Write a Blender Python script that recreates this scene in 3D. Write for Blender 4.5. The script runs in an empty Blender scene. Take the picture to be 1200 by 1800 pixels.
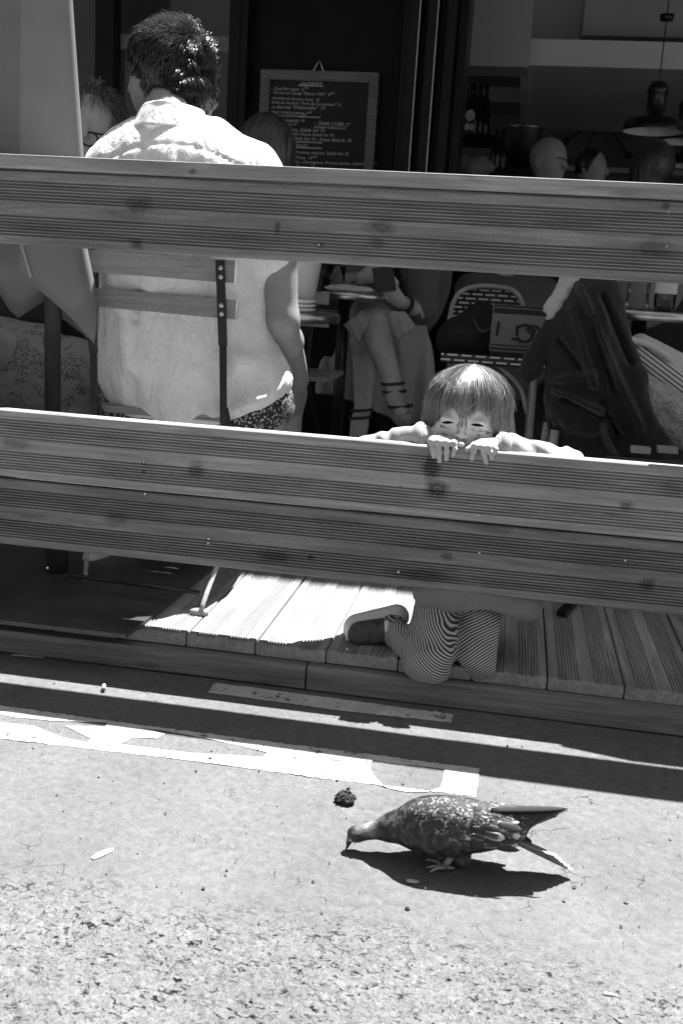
import bpy, math, random
import numpy as np
random.seed(7)
rng = np.random.default_rng(11)
scn = bpy.context.scene
COL = scn.collection

# ------------------------------------------------------------------ camera
FPX, CD, CH = 1807.0, 2.016, 0.822
TH, RHO, PSI = math.radians(12.58), math.radians(3.55), math.radians(8.94)
fw = np.array([-math.sin(PSI)*math.cos(TH), math.cos(PSI)*math.cos(TH), -math.sin(TH)])
rt0 = np.array([math.cos(PSI), math.sin(PSI), 0.0]); up0 = np.cross(rt0, fw)
rt = math.cos(RHO)*rt0 + math.sin(RHO)*up0
up = -math.sin(RHO)*rt0 + math.cos(RHO)*up0
CAM = np.array([0.0, -CD, CH])
from mathutils import Matrix, Vector
cd = bpy.data.cameras.new('camera'); cam = bpy.data.objects.new('camera', cd); COL.objects.link(cam)
cam.matrix_world = Matrix(((rt[0], up[0], -fw[0], CAM[0]), (rt[1], up[1], -fw[1], CAM[1]), (rt[2], up[2], -fw[2], CAM[2]), (0, 0, 0, 1)))
cd.sensor_fit = 'VERTICAL'; cd.sensor_height = 36.0; cd.lens = FPX/1800*36; cd.clip_start = 0.05; cd.clip_end = 500
cd.dof.use_dof = True; cd.dof.focus_distance = 2.05; cd.dof.aperture_fstop = 9.0
scn.camera = cam

# ------------------------------------------------------------------ light
SUNV = Vector((-0.22, -0.33, -1.0)).normalized()           # direction the light travels
EL = math.asin(-SUNV.z); AZ = math.atan2(-SUNV.x, -SUNV.y)
w = bpy.data.worlds.new('World'); scn.world = w; w.use_nodes = True
nt = w.node_tree; nt.nodes.clear()
sk = nt.nodes.new('ShaderNodeTexSky'); sk.sky_type = 'NISHITA'; sk.sun_disc = False
sk.sun_elevation = EL; sk.sun_rotation = AZ
bw = nt.nodes.new('ShaderNodeRGBToBW')                       # the picture is monochrome
bg = nt.nodes.new('ShaderNodeBackground'); bg.inputs[1].default_value = 0.05
wo = nt.nodes.new('ShaderNodeOutputWorld')
nt.links.new(sk.outputs[0], bw.inputs[0]); nt.links.new(bw.outputs[0], bg.inputs[0]); nt.links.new(bg.outputs[0], wo.inputs[0])
sl = bpy.data.lights.new('sun', 'SUN'); sl.energy = 5.0; sl.angle = math.radians(0.5)
so = bpy.data.objects.new('sun', sl); COL.objects.link(so); so.rotation_euler = SUNV.to_track_quat('-Z', 'Y').to_euler()
so.location = (0, 2, 8)
vs = scn.view_settings; vs.view_transform = 'Standard'; vs.look = 'None'; vs.gamma = 1; vs.use_curve_mapping = False
vs.exposure = 1.75

# ------------------------------------------------------------------ helpers
def V(px, py, Y):                                            # point of the vertical plane at depth Y seen at a pixel of the photo
    d = fw*FPX + rt*(px-600) - up*(py-900); t = (Y-CAM[1])/d[1]; return CAM+d*t
def G(px, py, z=0.0):                                        # same for the level plane at height z
    d = fw*FPX + rt*(px-600) - up*(py-900); t = (z-CAM[2])/d[2]; return CAM+d*t
def S(n, Y, z=0.8):                                          # length in metres of n photo pixels at depth Y
    return n*((np.array([-0.3, Y, z])-CAM)@fw)/FPX

def sock(n, name, v):
    if name in n.inputs: n.inputs[name].default_value = v
class NT:
    def __init__(s, name):
        s.m = bpy.data.materials.new(name); s.m.use_nodes = True; s.t = s.m.node_tree; s.t.nodes.clear()
        s.out = s.t.nodes.new('ShaderNodeOutputMaterial'); s.b = s.t.nodes.new('ShaderNodeBsdfPrincipled')
        s.t.links.new(s.b.outputs[0], s.out.inputs[0]); s.tc = s.t.nodes.new('ShaderNodeTexCoord')
    def put(s, inp, v):
        if isinstance(v, bpy.types.NodeSocket): s.t.links.new(v, inp)
        elif isinstance(v, (int, float)) and inp.type == 'RGBA': inp.default_value = (v, v, v, 1)
        else: inp.default_value = v
    def math(s, op, a, b=0.0, c=0.0, clamp=False):
        n = s.t.nodes.new('ShaderNodeMath'); n.operation = op; n.use_clamp = clamp
        for i, v in enumerate((a, b, c)): s.put(n.inputs[i], v)
        return n.outputs[0]
    def mapping(s, scale=(1, 1, 1), rot=(0, 0, 0), loc=(0, 0, 0), src=None):
        n = s.t.nodes.new('ShaderNodeMapping'); n.inputs['Scale'].default_value = scale; n.inputs['Rotation'].default_value = rot
        n.inputs['Location'].default_value = loc
        s.t.links.new(src or s.tc.outputs['Object'], n.inputs[0]); return n.outputs[0]
    def noise(s, vec, scale=10, detail=4, rough=.55, dist=0):
        n = s.t.nodes.new('ShaderNodeTexNoise'); s.t.links.new(vec, n.inputs['Vector'])
        sock(n, 'Scale', scale); sock(n, 'Detail', detail); sock(n, 'Roughness', rough); sock(n, 'Distortion', dist); return n.outputs[0]
    def voro(s, vec, scale, feature='F1', out='Distance'):
        n = s.t.nodes.new('ShaderNodeTexVoronoi'); n.feature = feature; s.t.links.new(vec, n.inputs['Vector']); sock(n, 'Scale', scale); return n.outputs[out]
    def ramp(s, v, a, b, c=0.0, d=1.0, smooth=False):
        n = s.t.nodes.new('ShaderNodeMapRange'); s.put(n.inputs[0], v)
        if smooth: n.interpolation_type = 'SMOOTHSTEP'
        for i, q in enumerate((a, b, c, d)): s.put(n.inputs[i+1], q)
        return n.outputs[0]
    def mix(s, f, a, b):
        n = s.t.nodes.new('ShaderNodeMix'); n.data_type = 'FLOAT'
        s.put(n.inputs[0], f); s.put(n.inputs[2], a); s.put(n.inputs[3], b); return n.outputs[0]
    def attr(s, name):
        n = s.t.nodes.new('ShaderNodeAttribute'); n.attribute_name = name; return n.outputs['Fac']
    def sep(s, v):
        n = s.t.nodes.new('ShaderNodeSeparateXYZ'); s.t.links.new(v, n.inputs[0]); return n.outputs
    def bump(s, h, strength=.3, dist=.002):
        n = s.t.nodes.new('ShaderNodeBump'); n.inputs['Strength'].default_value = strength; n.inputs['Distance'].default_value = dist
        s.put(n.inputs['Height'], h); s.t.links.new(n.outputs[0], s.b.inputs['Normal']); return n
    def base(s, v): s.put(s.b.inputs['Base Color'], v)
    def rough(s, v): s.put(s.b.inputs['Roughness'], v)

def M(name, col, rough=.6, var=.2, scale=25, bump=.15, bdist=.001, bscale=120, stretch=(1, 1, 1), metal=0.0, spec=.5, trans=0.0, attrib=None, acol=0.0, emit=0):
    n = NT(name); v = n.mapping(stretch); a = n.noise(v, scale, 5)
    c = n.ramp(a, .3, .7, col*(1-var), col*(1+var))
    if attrib: c = n.mix(n.attr(attrib), c, acol)
    n.base(c); n.rough(rough); sock(n.b, 'Metallic', metal); sock(n.b, 'Specular IOR Level', spec)
    if bump: n.bump(n.noise(v, bscale, 3), bump, bdist)
    if trans:
        t = n.t.nodes.new('ShaderNodeBsdfTranslucent'); n.put(t.inputs[0], col); mx = n.t.nodes.new('ShaderNodeMixShader'); mx.inputs[0].default_value = trans
        n.t.links.new(n.b.outputs[0], mx.inputs[1]); n.t.links.new(t.outputs[0], mx.inputs[2]); n.t.links.new(mx.outputs[0], n.out.inputs[0])
    return n.m

def mesh(name, verts, faces, mat=None, smooth=False, attrs=None):
    me = bpy.data.meshes.new(name)
    if isinstance(faces, np.ndarray):
        faces = faces.tolist()
    me.from_pydata(np.asarray(verts, float).tolist(), [], faces); me.update()
    if mat: me.materials.append(mat)
    if smooth: me.polygons.foreach_set('use_smooth', [True]*len(me.polygons))
    for k, a in (attrs or {}).items():
        at = me.attributes.new(k, 'FLOAT', 'POINT'); at.data.foreach_set('value', np.asarray(a, np.float32))
    return me
def wloc(o):
    p = Vector((0, 0, 0))
    while o: p += o.location; o = o.parent
    return p
def add(name, vf, mat, parent=None, smooth=False, attrs=None, label=None, **kw):   # vf in world coordinates
    v, f = vf; v = np.asarray(v, float).reshape(-1, 3)
    if parent is None and 'origin' in kw: org = np.array(kw.pop('origin'), float)
    elif parent is None: org = np.zeros(3)
    else: org = np.array(wloc(parent))
    o = bpy.data.objects.new(name, mesh(name, v-org, f, mat, smooth, attrs)); COL.objects.link(o)
    if parent is None: o.location = org
    else: o.parent = parent
    if label: o['label'] = label
    for k, q in kw.items(): o[k] = q
    return o
def thing(name, label, cat, loc=(0, 0, 0), group=None):
    o = bpy.data.objects.new(name, None); COL.objects.link(o); o.location = tuple(float(q) for q in loc); o.empty_display_size = .05
    o['label'] = label; o['category'] = cat
    if group: o['group'] = group
    return o
def tag(o, label, cat, group=None):
    o['label'] = label; o['category'] = cat
    if group: o['group'] = group
    return o
def join(*L):
    vs_, fs = [], []; n = 0
    for v, f in L:
        v = np.asarray(v, float).reshape(-1, 3); vs_.append(v); fs += [[i+n for i in q] for q in (f.tolist() if isinstance(f, np.ndarray) else f)]; n += len(v)
    return np.vstack(vs_), fs
def box(a, b, bev=0.0):
    a = np.minimum(np.array(a, float), b); b = np.maximum(np.array(a, float), np.array(b, float)); a = np.asarray(a)
    if bev <= 0:
        v = [(x, y, z) for x in (a[0], b[0]) for y in (a[1], b[1]) for z in (a[2], b[2])]
        return np.array(v), [[0, 1, 3, 2], [4, 6, 7, 5], [0, 4, 5, 1], [2, 3, 7, 6], [0, 2, 6, 4], [1, 5, 7, 3]]
    import bmesh
    bm = bmesh.new(); v, f = box(a, b); vv = [bm.verts.new(q) for q in v]
    for q in f: bm.faces.new([vv[i] for i in q])
    bmesh.ops.recalc_face_normals(bm, faces=bm.faces)
    bmesh.ops.bevel(bm, geom=bm.edges[:], offset=bev, segments=2, affect='EDGES', profile=.6)
    bm.verts.index_update(); r = (np.array([q.co[:] for q in bm.verts]), [[q.index for q in p.verts] for p in bm.faces]); bm.free(); return r
def obox(p, q, w, t, wdir):                                  # bar from p to q, width w along wdir, thickness t across
    p = np.array(p, float); q = np.array(q, float); d = q-p; d /= np.linalg.norm(d); wd = np.array(wdir, float); wd -= d*(wd@d); wd /= np.linalg.norm(wd); n = np.cross(d, wd)
    v = [e+wd*w/2*i+n*t/2*j for e in (p, q) for i in (-1, 1) for j in (-1, 1)]
    return np.array(v), [[0, 1, 3, 2], [4, 6, 7, 5], [0, 4, 5, 1], [2, 3, 7, 6], [0, 2, 6, 4], [1, 5, 7, 3]]
def tube(pts, r, n=10, cap=True):
    pts = np.array(pts, float); m = len(pts); r = np.broadcast_to(np.array(r, float), (m,))
    t = np.gradient(pts, axis=0); t /= np.linalg.norm(t, axis=1)[:, None]+1e-12
    nrm = np.cross(t[0], (0, 0, 1.0)); nrm = nrm if np.linalg.norm(nrm) > .05 else np.cross(t[0], (1.0, 0, 0)); nrm /= np.linalg.norm(nrm)
    vv = []; a = np.arange(n)*2*math.pi/n
    for i in range(m):
        nrm = nrm-t[i]*(nrm@t[i]); nrm /= np.linalg.norm(nrm); b = np.cross(t[i], nrm)
        vv.append(pts[i]+r[i]*(np.cos(a)[:, None]*nrm+np.sin(a)[:, None]*b))
    f = [[i*n+j, i*n+(j+1) % n, (i+1)*n+(j+1) % n, (i+1)*n+j] for i in range(m-1) for j in range(n)]
    if cap: f += [list(range(n))[::-1], [(m-1)*n+j for j in range(n)]]
    return np.vstack(vv), f
def lathe(c, prof, n=28):                                    # prof [(radius, z)...] about a vertical axis through c
    c = np.array(c, float); a = np.arange(n)*2*math.pi/n
    vv = [c+np.array([r*math.cos(q), r*math.sin(q), z]) for r, z in prof for q in a]; m = len(prof)
    return np.array(vv), [[i*n+j, i*n+(j+1) % n, (i+1)*n+(j+1) % n, (i+1)*n+j] for i in range(m-1) for j in range(n)]
def spline(pts, n):
    pts = np.array(pts, float); m = len(pts); out = []
    P_ = np.vstack([2*pts[0]-pts[1], pts, 2*pts[-1]-pts[-2]])
    for u in np.linspace(0, m-1-1e-9, n):
        i = int(u); t = u-i; a, b, c, d = P_[i:i+4]
        out.append(.5*((2*b)+(-a+c)*t+(2*a-5*b+4*c-d)*t*t+(-a+3*b-3*c+d)*t**3))
    return np.array(out)
def sheet(fn, nu, nv):
    vv = np.array([fn(i/(nu-1), j/(nv-1)) for i in range(nu) for j in range(nv)])
    return vv, [[i*nv+j, (i+1)*nv+j, (i+1)*nv+j+1, i*nv+j+1] for i in range(nu-1) for j in range(nv-1)]
def solid(vf, t):                                            # gives a sheet a thickness t along its vertex normals
    v, f = vf; v = np.asarray(v, float); n = np.zeros_like(v)
    for q in f:
        k = np.cross(v[q[2]]-v[q[0]], v[q[-1]]-v[q[1]])
        for i in q: n[i] += k
    n /= np.linalg.norm(n, axis=1)[:, None]+1e-12; m = len(v); ed = {}
    for q in f:
        for a, b in zip(q, q[1:]+q[:1]): ed[(a, b)] = 1
    rim = [[a, b, b+m, a+m] for (a, b) in ed if (b, a) not in ed]
    return np.vstack([v+n*t/2, v-n*t/2]), [list(q) for q in f]+[[i+m for i in q[::-1]] for q in f]+[[r[1], r[0], r[3], r[2]] for r in rim]
def prism(poly, ax, t):                                      # flat polygon of world points given a thickness vector
    p = np.array(poly, float); m = len(p); t = np.array(ax, float)*t
    return np.vstack([p, p+t]), [list(range(m))[::-1], list(range(m, 2*m))]+[[i, (i+1) % m, m+(i+1) % m, m+i] for i in range(m)]

# --- value noise and signed distance shapes (numpy) meshed with surface nets
def vnoise(x, y, z, seed=0):
    x, y, z = np.broadcast_arrays(x, y, z); xi = np.floor(x).astype(np.int64); yi = np.floor(y).astype(np.int64); zi = np.floor(z).astype(np.int64)
    fx, fy, fz = x-xi, y-yi, z-zi; fx = fx*fx*(3-2*fx); fy = fy*fy*(3-2*fy); fz = fz*fz*(3-2*fz)
    def h(a, b, c):
        k = (a*73856093 ^ b*19349663 ^ c*83492791 ^ seed*2654435761) & 0x7fffffff
        k = (k ^ (k >> 13))*1274126177 & 0x7fffffff; return ((k ^ (k >> 16)) & 0xffff)/65535.0
    def l(a, b, t): return a+(b-a)*t
    return l(l(l(h(xi, yi, zi), h(xi+1, yi, zi), fx), l(h(xi, yi+1, zi), h(xi+1, yi+1, zi), fx), fy),
             l(l(h(xi, yi, zi+1), h(xi+1, yi, zi+1), fx), l(h(xi, yi+1, zi+1), h(xi+1, yi+1, zi+1), fx), fy), fz)*2-1
def smin(a, b, k):
    h = np.maximum(k-np.abs(a-b), 0)/k; return np.minimum(a, b)-h*h*k*.25
def smax(a, b, k): return -smin(-a, -b, k)
def cap_(p, a, b, ra, rb=None, fl=None):                     # tapered capsule, fl = (direction, factor) squashes it
    rb = ra if rb is None else rb; a = np.array(a, float); b = np.array(b, float); ba = b-a
    d = [p[i]-a[i] for i in range(3)]
    t = np.clip((d[0]*ba[0]+d[1]*ba[1]+d[2]*ba[2])/(ba@ba+1e-12), 0, 1); q = [d[i]-t*ba[i] for i in range(3)]
    if fl:
        n = np.array(fl[0], float); n /= np.linalg.norm(n); s = q[0]*n[0]+q[1]*n[1]+q[2]*n[2]; q = [q[i]+n[i]*s*(1/fl[1]-1) for i in range(3)]
    L = np.sqrt(q[0]**2+q[1]**2+q[2]**2)-(ra+(rb-ra)*t)
    return L*(min(1, fl[1]) if fl else 1)
def ell(p, c, r, R=None):
    d = [p[i]-c[i] for i in range(3)]
    if R is not None: R = np.array(R); d = [R[i][0]*d[0]+R[i][1]*d[1]+R[i][2]*d[2] for i in range(3)]
    k0 = np.sqrt(sum((d[i]/r[i])**2 for i in range(3)))+1e-9; k1 = np.sqrt(sum((d[i]/r[i]**2)**2 for i in range(3)))+1e-9
    return k0*(k0-1)/k1
def rot(ax, deg):
    return np.array(Matrix.Rotation(math.radians(-deg), 3, ax))
def nets(fn, lo, hi, h):
    lo = np.array(lo, float); hi = np.array(hi, float); n = np.ceil((hi-lo)/h).astype(int)+1
    p = [(lo[0]+h*np.arange(n[0]))[:, None, None], (lo[1]+h*np.arange(n[1]))[None, :, None], (lo[2]+h*np.arange(n[2]))[None, None, :]]
    F = np.broadcast_to(fn(p), tuple(n)).astype(np.float32); s = F < 0
    c = [s[i:n[0]-1+i, j:n[1]-1+j, k:n[2]-1+k] for i in (0, 1) for j in (0, 1) for k in (0, 1)]
    tot = sum(q.astype(np.int8) for q in c); mask = (tot > 0) & (tot < 8); I = np.argwhere(mask)
    idx = -np.ones(mask.shape, np.int64); idx[mask] = np.arange(len(I)); acc = np.zeros((len(I), 3)); cnt = np.zeros(len(I))
    cor = [(i, j, k) for i in (0, 1) for j in (0, 1) for k in (0, 1)]
    val = {q: F[I[:, 0]+q[0], I[:, 1]+q[1], I[:, 2]+q[2]] for q in cor}
    for a in cor:
        for ax in range(3):
            if a[ax] == 0:
                b = list(a); b[ax] = 1; b = tuple(b); fa, fb = val[a], val[b]; m = (fa < 0) != (fb < 0)
                t = np.where(m, fa/np.where(m, fa-fb, 1), 0); q = np.tile(np.array(a, float), (len(I), 1)); q[:, ax] += t
                acc[m] += q[m]; cnt[m] += 1
    v = lo+h*(I+acc/cnt[:, None]); fs = []
    for ax in range(3):
        o = [k for k in range(3) if k != ax]; sl0 = [slice(None)]*3; sl1 = [slice(None)]*3; sl0[ax] = slice(0, -1); sl1[ax] = slice(1, None)
        e = np.argwhere(s[tuple(sl0)] != s[tuple(sl1)]); e = e[(e[:, o[0]] > 0) & (e[:, o[1]] > 0) & (e[:, o[0]] < n[o[0]]-1) & (e[:, o[1]] < n[o[1]]-1)]
        if not len(e): continue
        def at(d0, d1):
            q = e.copy(); q[:, o[0]] -= d0; q[:, o[1]] -= d1; return idx[q[:, 0], q[:, 1], q[:, 2]]
        Q = np.stack([at(1, 1), at(0, 1), at(0, 0), at(1, 0)], 1); fl = s[e[:, 0], e[:, 1], e[:, 2]]
        if ax == 1: fl = ~fl
        Q[~fl] = Q[~fl][:, ::-1]; fs.append(Q)
    return v, np.vstack(fs)
def tubes3(lines, w):                                        # many thin three-sided strands in one mesh
    vv, ff = [], []; k = 0
    for L, wi in zip(lines, w if hasattr(w, '__len__') else [w]*len(lines)):
        L = np.array(L); m = len(L); t = np.gradient(L, axis=0); t /= np.linalg.norm(t, axis=1)[:, None]+1e-9
        a = np.cross(t, (0.3, 0.5, 0.81)); a /= np.linalg.norm(a, axis=1)[:, None]+1e-9; b = np.cross(t, a)
        r = wi*np.linspace(1, .25, m)[:, None]
        for c_, s_ in ((1, 0), (-.5, .866), (-.5, -.866)): vv.append(L+r*(a*c_+b*s_))
        for i in range(m-1):
            for q in range(3): q2 = (q+1) % 3; ff.append([k+q*m+i, k+q*m+i+1, k+q2*m+i+1, k+q2*m+i])
        k += 3*m
    return np.vstack(vv), ff
def text(name, body, loc, size, parent, mat, ang=0.0, shear=0.0, ext=.0006, align='LEFT', rotm=None):
    cu = bpy.data.curves.new(name, 'FONT'); cu.body = body; cu.size = size; cu.shear = shear; cu.extrude = ext; cu.align_x = align; cu.resolution_u = 2
    o = bpy.data.objects.new(name, cu); COL.objects.link(o); bpy.context.view_layer.update()
    me = bpy.data.meshes.new_from_object(o.evaluated_get(bpy.context.evaluated_depsgraph_get())); COL.objects.unlink(o); bpy.data.objects.remove(o); bpy.data.curves.remove(cu)
    me.materials.clear(); me.materials.append(mat); o = bpy.data.objects.new(name, me); COL.objects.link(o)
    if parent: o.parent = parent
    o.location = Vector(tuple(float(q) for q in loc))-(wloc(parent) if parent else Vector((0, 0, 0))); o.rotation_euler = (math.pi/2, ang, 0) if rotm is None else rotm
    return o
def copy_thing(root, loc, label=None, scale=None):
    c = root.copy(); COL.objects.link(c); c.location = tuple(float(q) for q in loc)
    if label: c['label'] = label
    if scale: c.scale = (scale,)*3
    for ch in list(root.children):
        d = ch.copy(); COL.objects.link(d); d.parent = c
        for g in list(ch.children):
            e = g.copy(); COL.objects.link(e); e.parent = d
    return c
# ------------------------------------------------------------------ materials
def wood(name, base, knots=(), axis=0, rnd=False, rough=.7, var=.35, spec=.3, grain=1.0):
    n = NT(name); src = n.tc.outputs['Object']
    if rnd:
        oi = n.t.nodes.new('ShaderNodeObjectInfo'); va = n.t.nodes.new('ShaderNodeVectorMath'); va.operation = 'ADD'
        n.t.links.new(src, va.inputs[0]); n.t.links.new(oi.outputs['Random'], va.inputs[1]); src = va.outputs[0]
    st = [30, 30, 30]; st[axis] = 1.3; v = n.mapping(tuple(st), src=src)
    X = n.sep(n.tc.outputs['Object']); km = None
    warp = n.noise(n.mapping((3, 3, 3), src=src), 1.5, 2)
    g = n.noise(v, 1.6, 7, .66, 1.6); g2 = n.noise(v, 7*grain, 4, .6)
    big = n.noise(n.mapping((2.2, 9, 9) if axis == 0 else (9, 2.2, 9), src=src), 1.5, 3)
    c = n.math('MULTIPLY', n.ramp(g, .3, .7, 1-var, 1+var), n.ramp(g2, .25, .75, .8, 1.2)); c = n.math('MULTIPLY', c, n.ramp(big, .3, .7, .78, 1.18))
    wob = n.noise(n.mapping((1, 1, 1)), 45, 5, .75)
    for (kx, kz, sx, sz, amt) in knots:
        dx = n.math('DIVIDE', n.math('SUBTRACT', X[0], kx), sx); dz = n.math('DIVIDE', n.math('SUBTRACT', X[2], kz), sz)
        d = n.math('SQRT', n.math('ADD', n.math('MULTIPLY', dx, dx), n.math('MULTIPLY', dz, dz)))
        d = n.math('ADD', d, n.math('MULTIPLY', n.math('SUBTRACT', wob, .5), 2.4))
        ring = n.math('MULTIPLY', n.math('ADD', n.math('SINE', n.math('MULTIPLY', d, 11)), 1), .17)
        k = n.math('MULTIPLY', n.ramp(d, .5, 1.9, 1, 0, True), n.math('ADD', .65, ring)); k = n.math('MULTIPLY', k, amt)
        km = k if km is None else n.math('MAXIMUM', km, k)
    if km is not None: c = n.math('MULTIPLY', c, n.math('SUBTRACT', 1, km, clamp=True))
    sp = n.math('MULTIPLY', n.ramp(n.noise(v, 4.5, 3, .5, .3), .66, .70, 0, 1), n.ramp(n.noise(n.mapping((1, 1, 1)), 6, 2), .5, .6, 0, 1)); c = n.math('MULTIPLY', c, n.ramp(sp, 0, 1, 1, .45)); c = n.math('MULTIPLY', c, n.ramp(n.noise(n.mapping((1, 1, 1)), 260, 2), .25, .75, .88, 1.12))
    n.base(n.math('MULTIPLY', c, base)); n.rough(n.ramp(g2, .2, .8, rough-.12, rough+.12)); sock(n.b, 'Specular IOR Level', spec)
    n.bump(n.math('ADD', g, n.math('MULTIPLY', g2, .6)), .5, .0012); return n.m

def kz(px, py, sx, sz, amt, Y=0): p = V(px, py, Y); return (p[0], p[2], sx, sz, amt)
knU = [kz(242, 362, .022, .016, .6), kz(225, 375, .05, .008, .35), kz(237, 428, .012, .008, .7), kz(667, 400, .022, .011, .6), kz(660, 425, .012, .008, .5), kz(1148, 436, .03, .010, .6), kz(485, 400, .004, .010, .7), kz(1170, 362, .006, .004, .7), kz(60, 400, .05, .006, .3), kz(1000, 395, .05, .006, .3), kz(560, 430, .006, .004, .7)]
knL = [kz(757, 822, .014, .020, .8), kz(768, 860, .018, .014, .85), kz(750, 800, .03, .012, .3), kz(345, 825, .014, .014, .6), kz(1100, 889, .012, .007, .7), kz(30, 780, .03, .008, .5), kz(253, 813, .004, .003, .9), kz(253, 830, .003, .003, .9), kz(703, 856, .002, .002, .9), kz(1180, 862, .02, .01, .4)]
knB = [kz(205, 912, .02, .012, .5), kz(785, 978, .01, .008, .5), kz(1137, 1027, .012, .01, .7), kz(480, 978, .03, .010, .6), kz(735, 1010, .05, .010, .6), kz(546, 980, .006, .004, .8), kz(870, 932, .03, .006, .4), kz(60, 905, .03, .006, .3), kz(600, 915, .05, .006, .3)]
m_woodU = wood('pine_board_upper', .24, knU); m_woodL = wood('pine_board_lower', .33, knL); m_woodB = wood('pine_board_bottom', .21, knB)
m_cap = wood('pine_cap_board', .34, [kz(340, 302, .006, .004, .7), kz(1100, 340, .02, .004, .3)]); m_plank = wood('deck_plank', .28, axis=1, rnd=True, grain=.7, var=.25)
m_beam = wood('deck_beam', .20, [kz(280, 1150, .02, .005, .4), kz(480, 1180, .03, .004, .4)])
m_slat = wood('chair_slat_wood', .30, rnd=True, grain=1.4, var=.15)
m_black = M('black_metal', .012, .35, .3, 30, .1); m_steel = M('brushed_steel', .55, .28, .2, 40, .1, metal=1.0)
m_screw = M('screw_steel', .6, .3, .2, 200, 0, metal=.8); m_dgrey = M('dark_grey_metal', .05, .4, .2, 20, .1); m_mgrey = M('grey_plate', .06, .45, .45, 6, .2, bscale=60)
m_skin = M('skin', .30, .5, .10, 30, .25, .0006, 300); m_skin2 = M('guest_skin', .42, .5, .12, 30, .25, .0006, 200)  # second one is an even skin tone for the other seated people
m_white = M('white_ceramic', .75, .25, .04, 10, 0); m_paint = None

# ------------------------------------------------------------------ road
def asphalt():
    n = NT('asphalt'); v = n.mapping(); X = n.sep(n.tc.outputs['Object'])
    cs = n.ramp(n.math('ADD', X[1], n.math('MULTIPLY', n.math('SUBTRACT', n.noise(v, 3, 3), .5), .16)), -.90, -.78, 1, 0, True)   # coarse chips towards the camera
    fine = n.noise(v, 420, 4, .75); mid = n.noise(v, 60, 6, .65); big = n.noise(v, 3, 4); spk = n.noise(v, 900, 2)
    wn = n.t.nodes.new('ShaderNodeTexNoise'); n.t.links.new(v, wn.inputs['Vector']); sock(wn, 'Scale', 40.0); sock(wn, 'Detail', 4.0)
    wv = n.t.nodes.new('ShaderNodeVectorMath'); wv.operation = 'MULTIPLY_ADD'; n.t.links.new(wn.outputs[1], wv.inputs[0]); wv.inputs[1].default_value = (.022,)*3; n.t.links.new(v, wv.inputs[2])
    e = n.voro(wv.outputs[0], 62, 'DISTANCE_TO_EDGE'); vein = n.math('MULTIPLY', n.ramp(e, 0, .14, 1, 0), n.ramp(n.noise(v, 7, 3), .42, .58, 0, 1))
    ck = n.math('MULTIPLY', n.ramp(n.voro(wv.outputs[0], 30, 'DISTANCE_TO_EDGE'), 0, .022, 1, 0), n.ramp(n.noise(v, 17, 4), .58, .66, 0, 1))
    pa_ = n.noise(n.mapping((75, 120, 90), (0, 0, .35)), 1.0, 3, .6, 1.2); pb_ = n.noise(n.mapping((170, 230, 200), (0, 0, -.4)), 1.0, 3, .6, 1.0)
    pm_ = n.noise(v, 16, 3)
    pit = n.math('MAXIMUM', n.ramp(pa_, .368, .398, 1, 0), n.math('MULTIPLY', n.ramp(pb_, .345, .38, 1, 0), .75)); pit = n.math('MULTIPLY', pit, n.math('MULTIPLY', cs, n.ramp(pm_, .38, .50, .25, 1)))
    shal = n.math('MULTIPLY', n.ramp(pa_, .36, .50, 1, 0), cs)
    few = n.math('MULTIPLY', n.ramp(n.noise(v, 130, 3), .27, .29, 1, 0), .8)
    col = n.math('MULTIPLY', n.ramp(mid, .3, .7, .118, .166), n.ramp(fine, .25, .75, .70, 1.28)); col = n.math('MULTIPLY', col, n.ramp(big, .3, .7, .86, 1.12)); col = n.math('MULTIPLY', col, n.ramp(spk, .3, .7, .88, 1.12))
    col = n.math('MULTIPLY', col, n.ramp(vein, 0, 1, 1, 1.16)); col = n.math('MULTIPLY', col, n.ramp(ck, 0, 1, 1, .45)); col = n.math('MULTIPLY', col, n.mix(cs, 1.0, 1.12))
    col = n.math('MULTIPLY', col, n.ramp(shal, 0, 1, 1, .80)); col = n.math('MULTIPLY', col, n.ramp(pit, 0, 1, 1, .07)); col = n.math('MULTIPLY', col, n.ramp(few, 0, 1, 1, .2))  # pits darkened in colour in place of the shade inside them
    e3 = n.voro(wv.outputs[0], 115, 'DISTANCE_TO_EDGE'); gap = n.math('MULTIPLY', n.ramp(e3, 0, .12, 1, 0), cs); c3 = n.sep(n.voro(wv.outputs[0], 115, 'F1', 'Color'))[0]
    col = n.math('MULTIPLY', col, n.ramp(n.math('MULTIPLY', gap, n.ramp(n.noise(v, 55, 2), .4, .6, .1, 1)), 0, 1, 1, .80)); col = n.math('MULTIPLY', col, n.mix(cs, 1.0, n.ramp(c3, 0, 1, .95, 1.18)))
    n.base(col); n.rough(.9); sock(n.b, 'Specular IOR Level', .12)
    hh = n.math('SUBTRACT', n.math('ADD', mid, n.math('MULTIPLY', fine, .5)), n.math('ADD', n.math('MULTIPLY', ck, .8), n.math('ADD', n.math('MULTIPLY', pit, 1.2), n.math('MULTIPLY', gap, .25)))); n.bump(hh, .8, .0035); return n.m
m_asph = asphalt()
def road_h(x, y):
    c = np.clip((-.83-y+.06*vnoise(x*4, y*4, 0, 3))/.12, 0, 1)
    h = .0006*vnoise(x*60, y*60, 0, 1)+.0012*vnoise(x*14, y*14, 0, 2)+.0004*vnoise(x*160, y*160, 0, 4)
    a = np.abs(vnoise(x*90, y*90, 0, 5)); b = np.abs(vnoise(x*55+7, y*55, 0, 6))
    h = h*(.3+.7*np.clip((-.42-y)/.08, 0, 1))
    return h+c*(.0022*np.minimum(a*2, 1)+.0014*np.minimum(b*2.5, 1)-.003)
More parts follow.
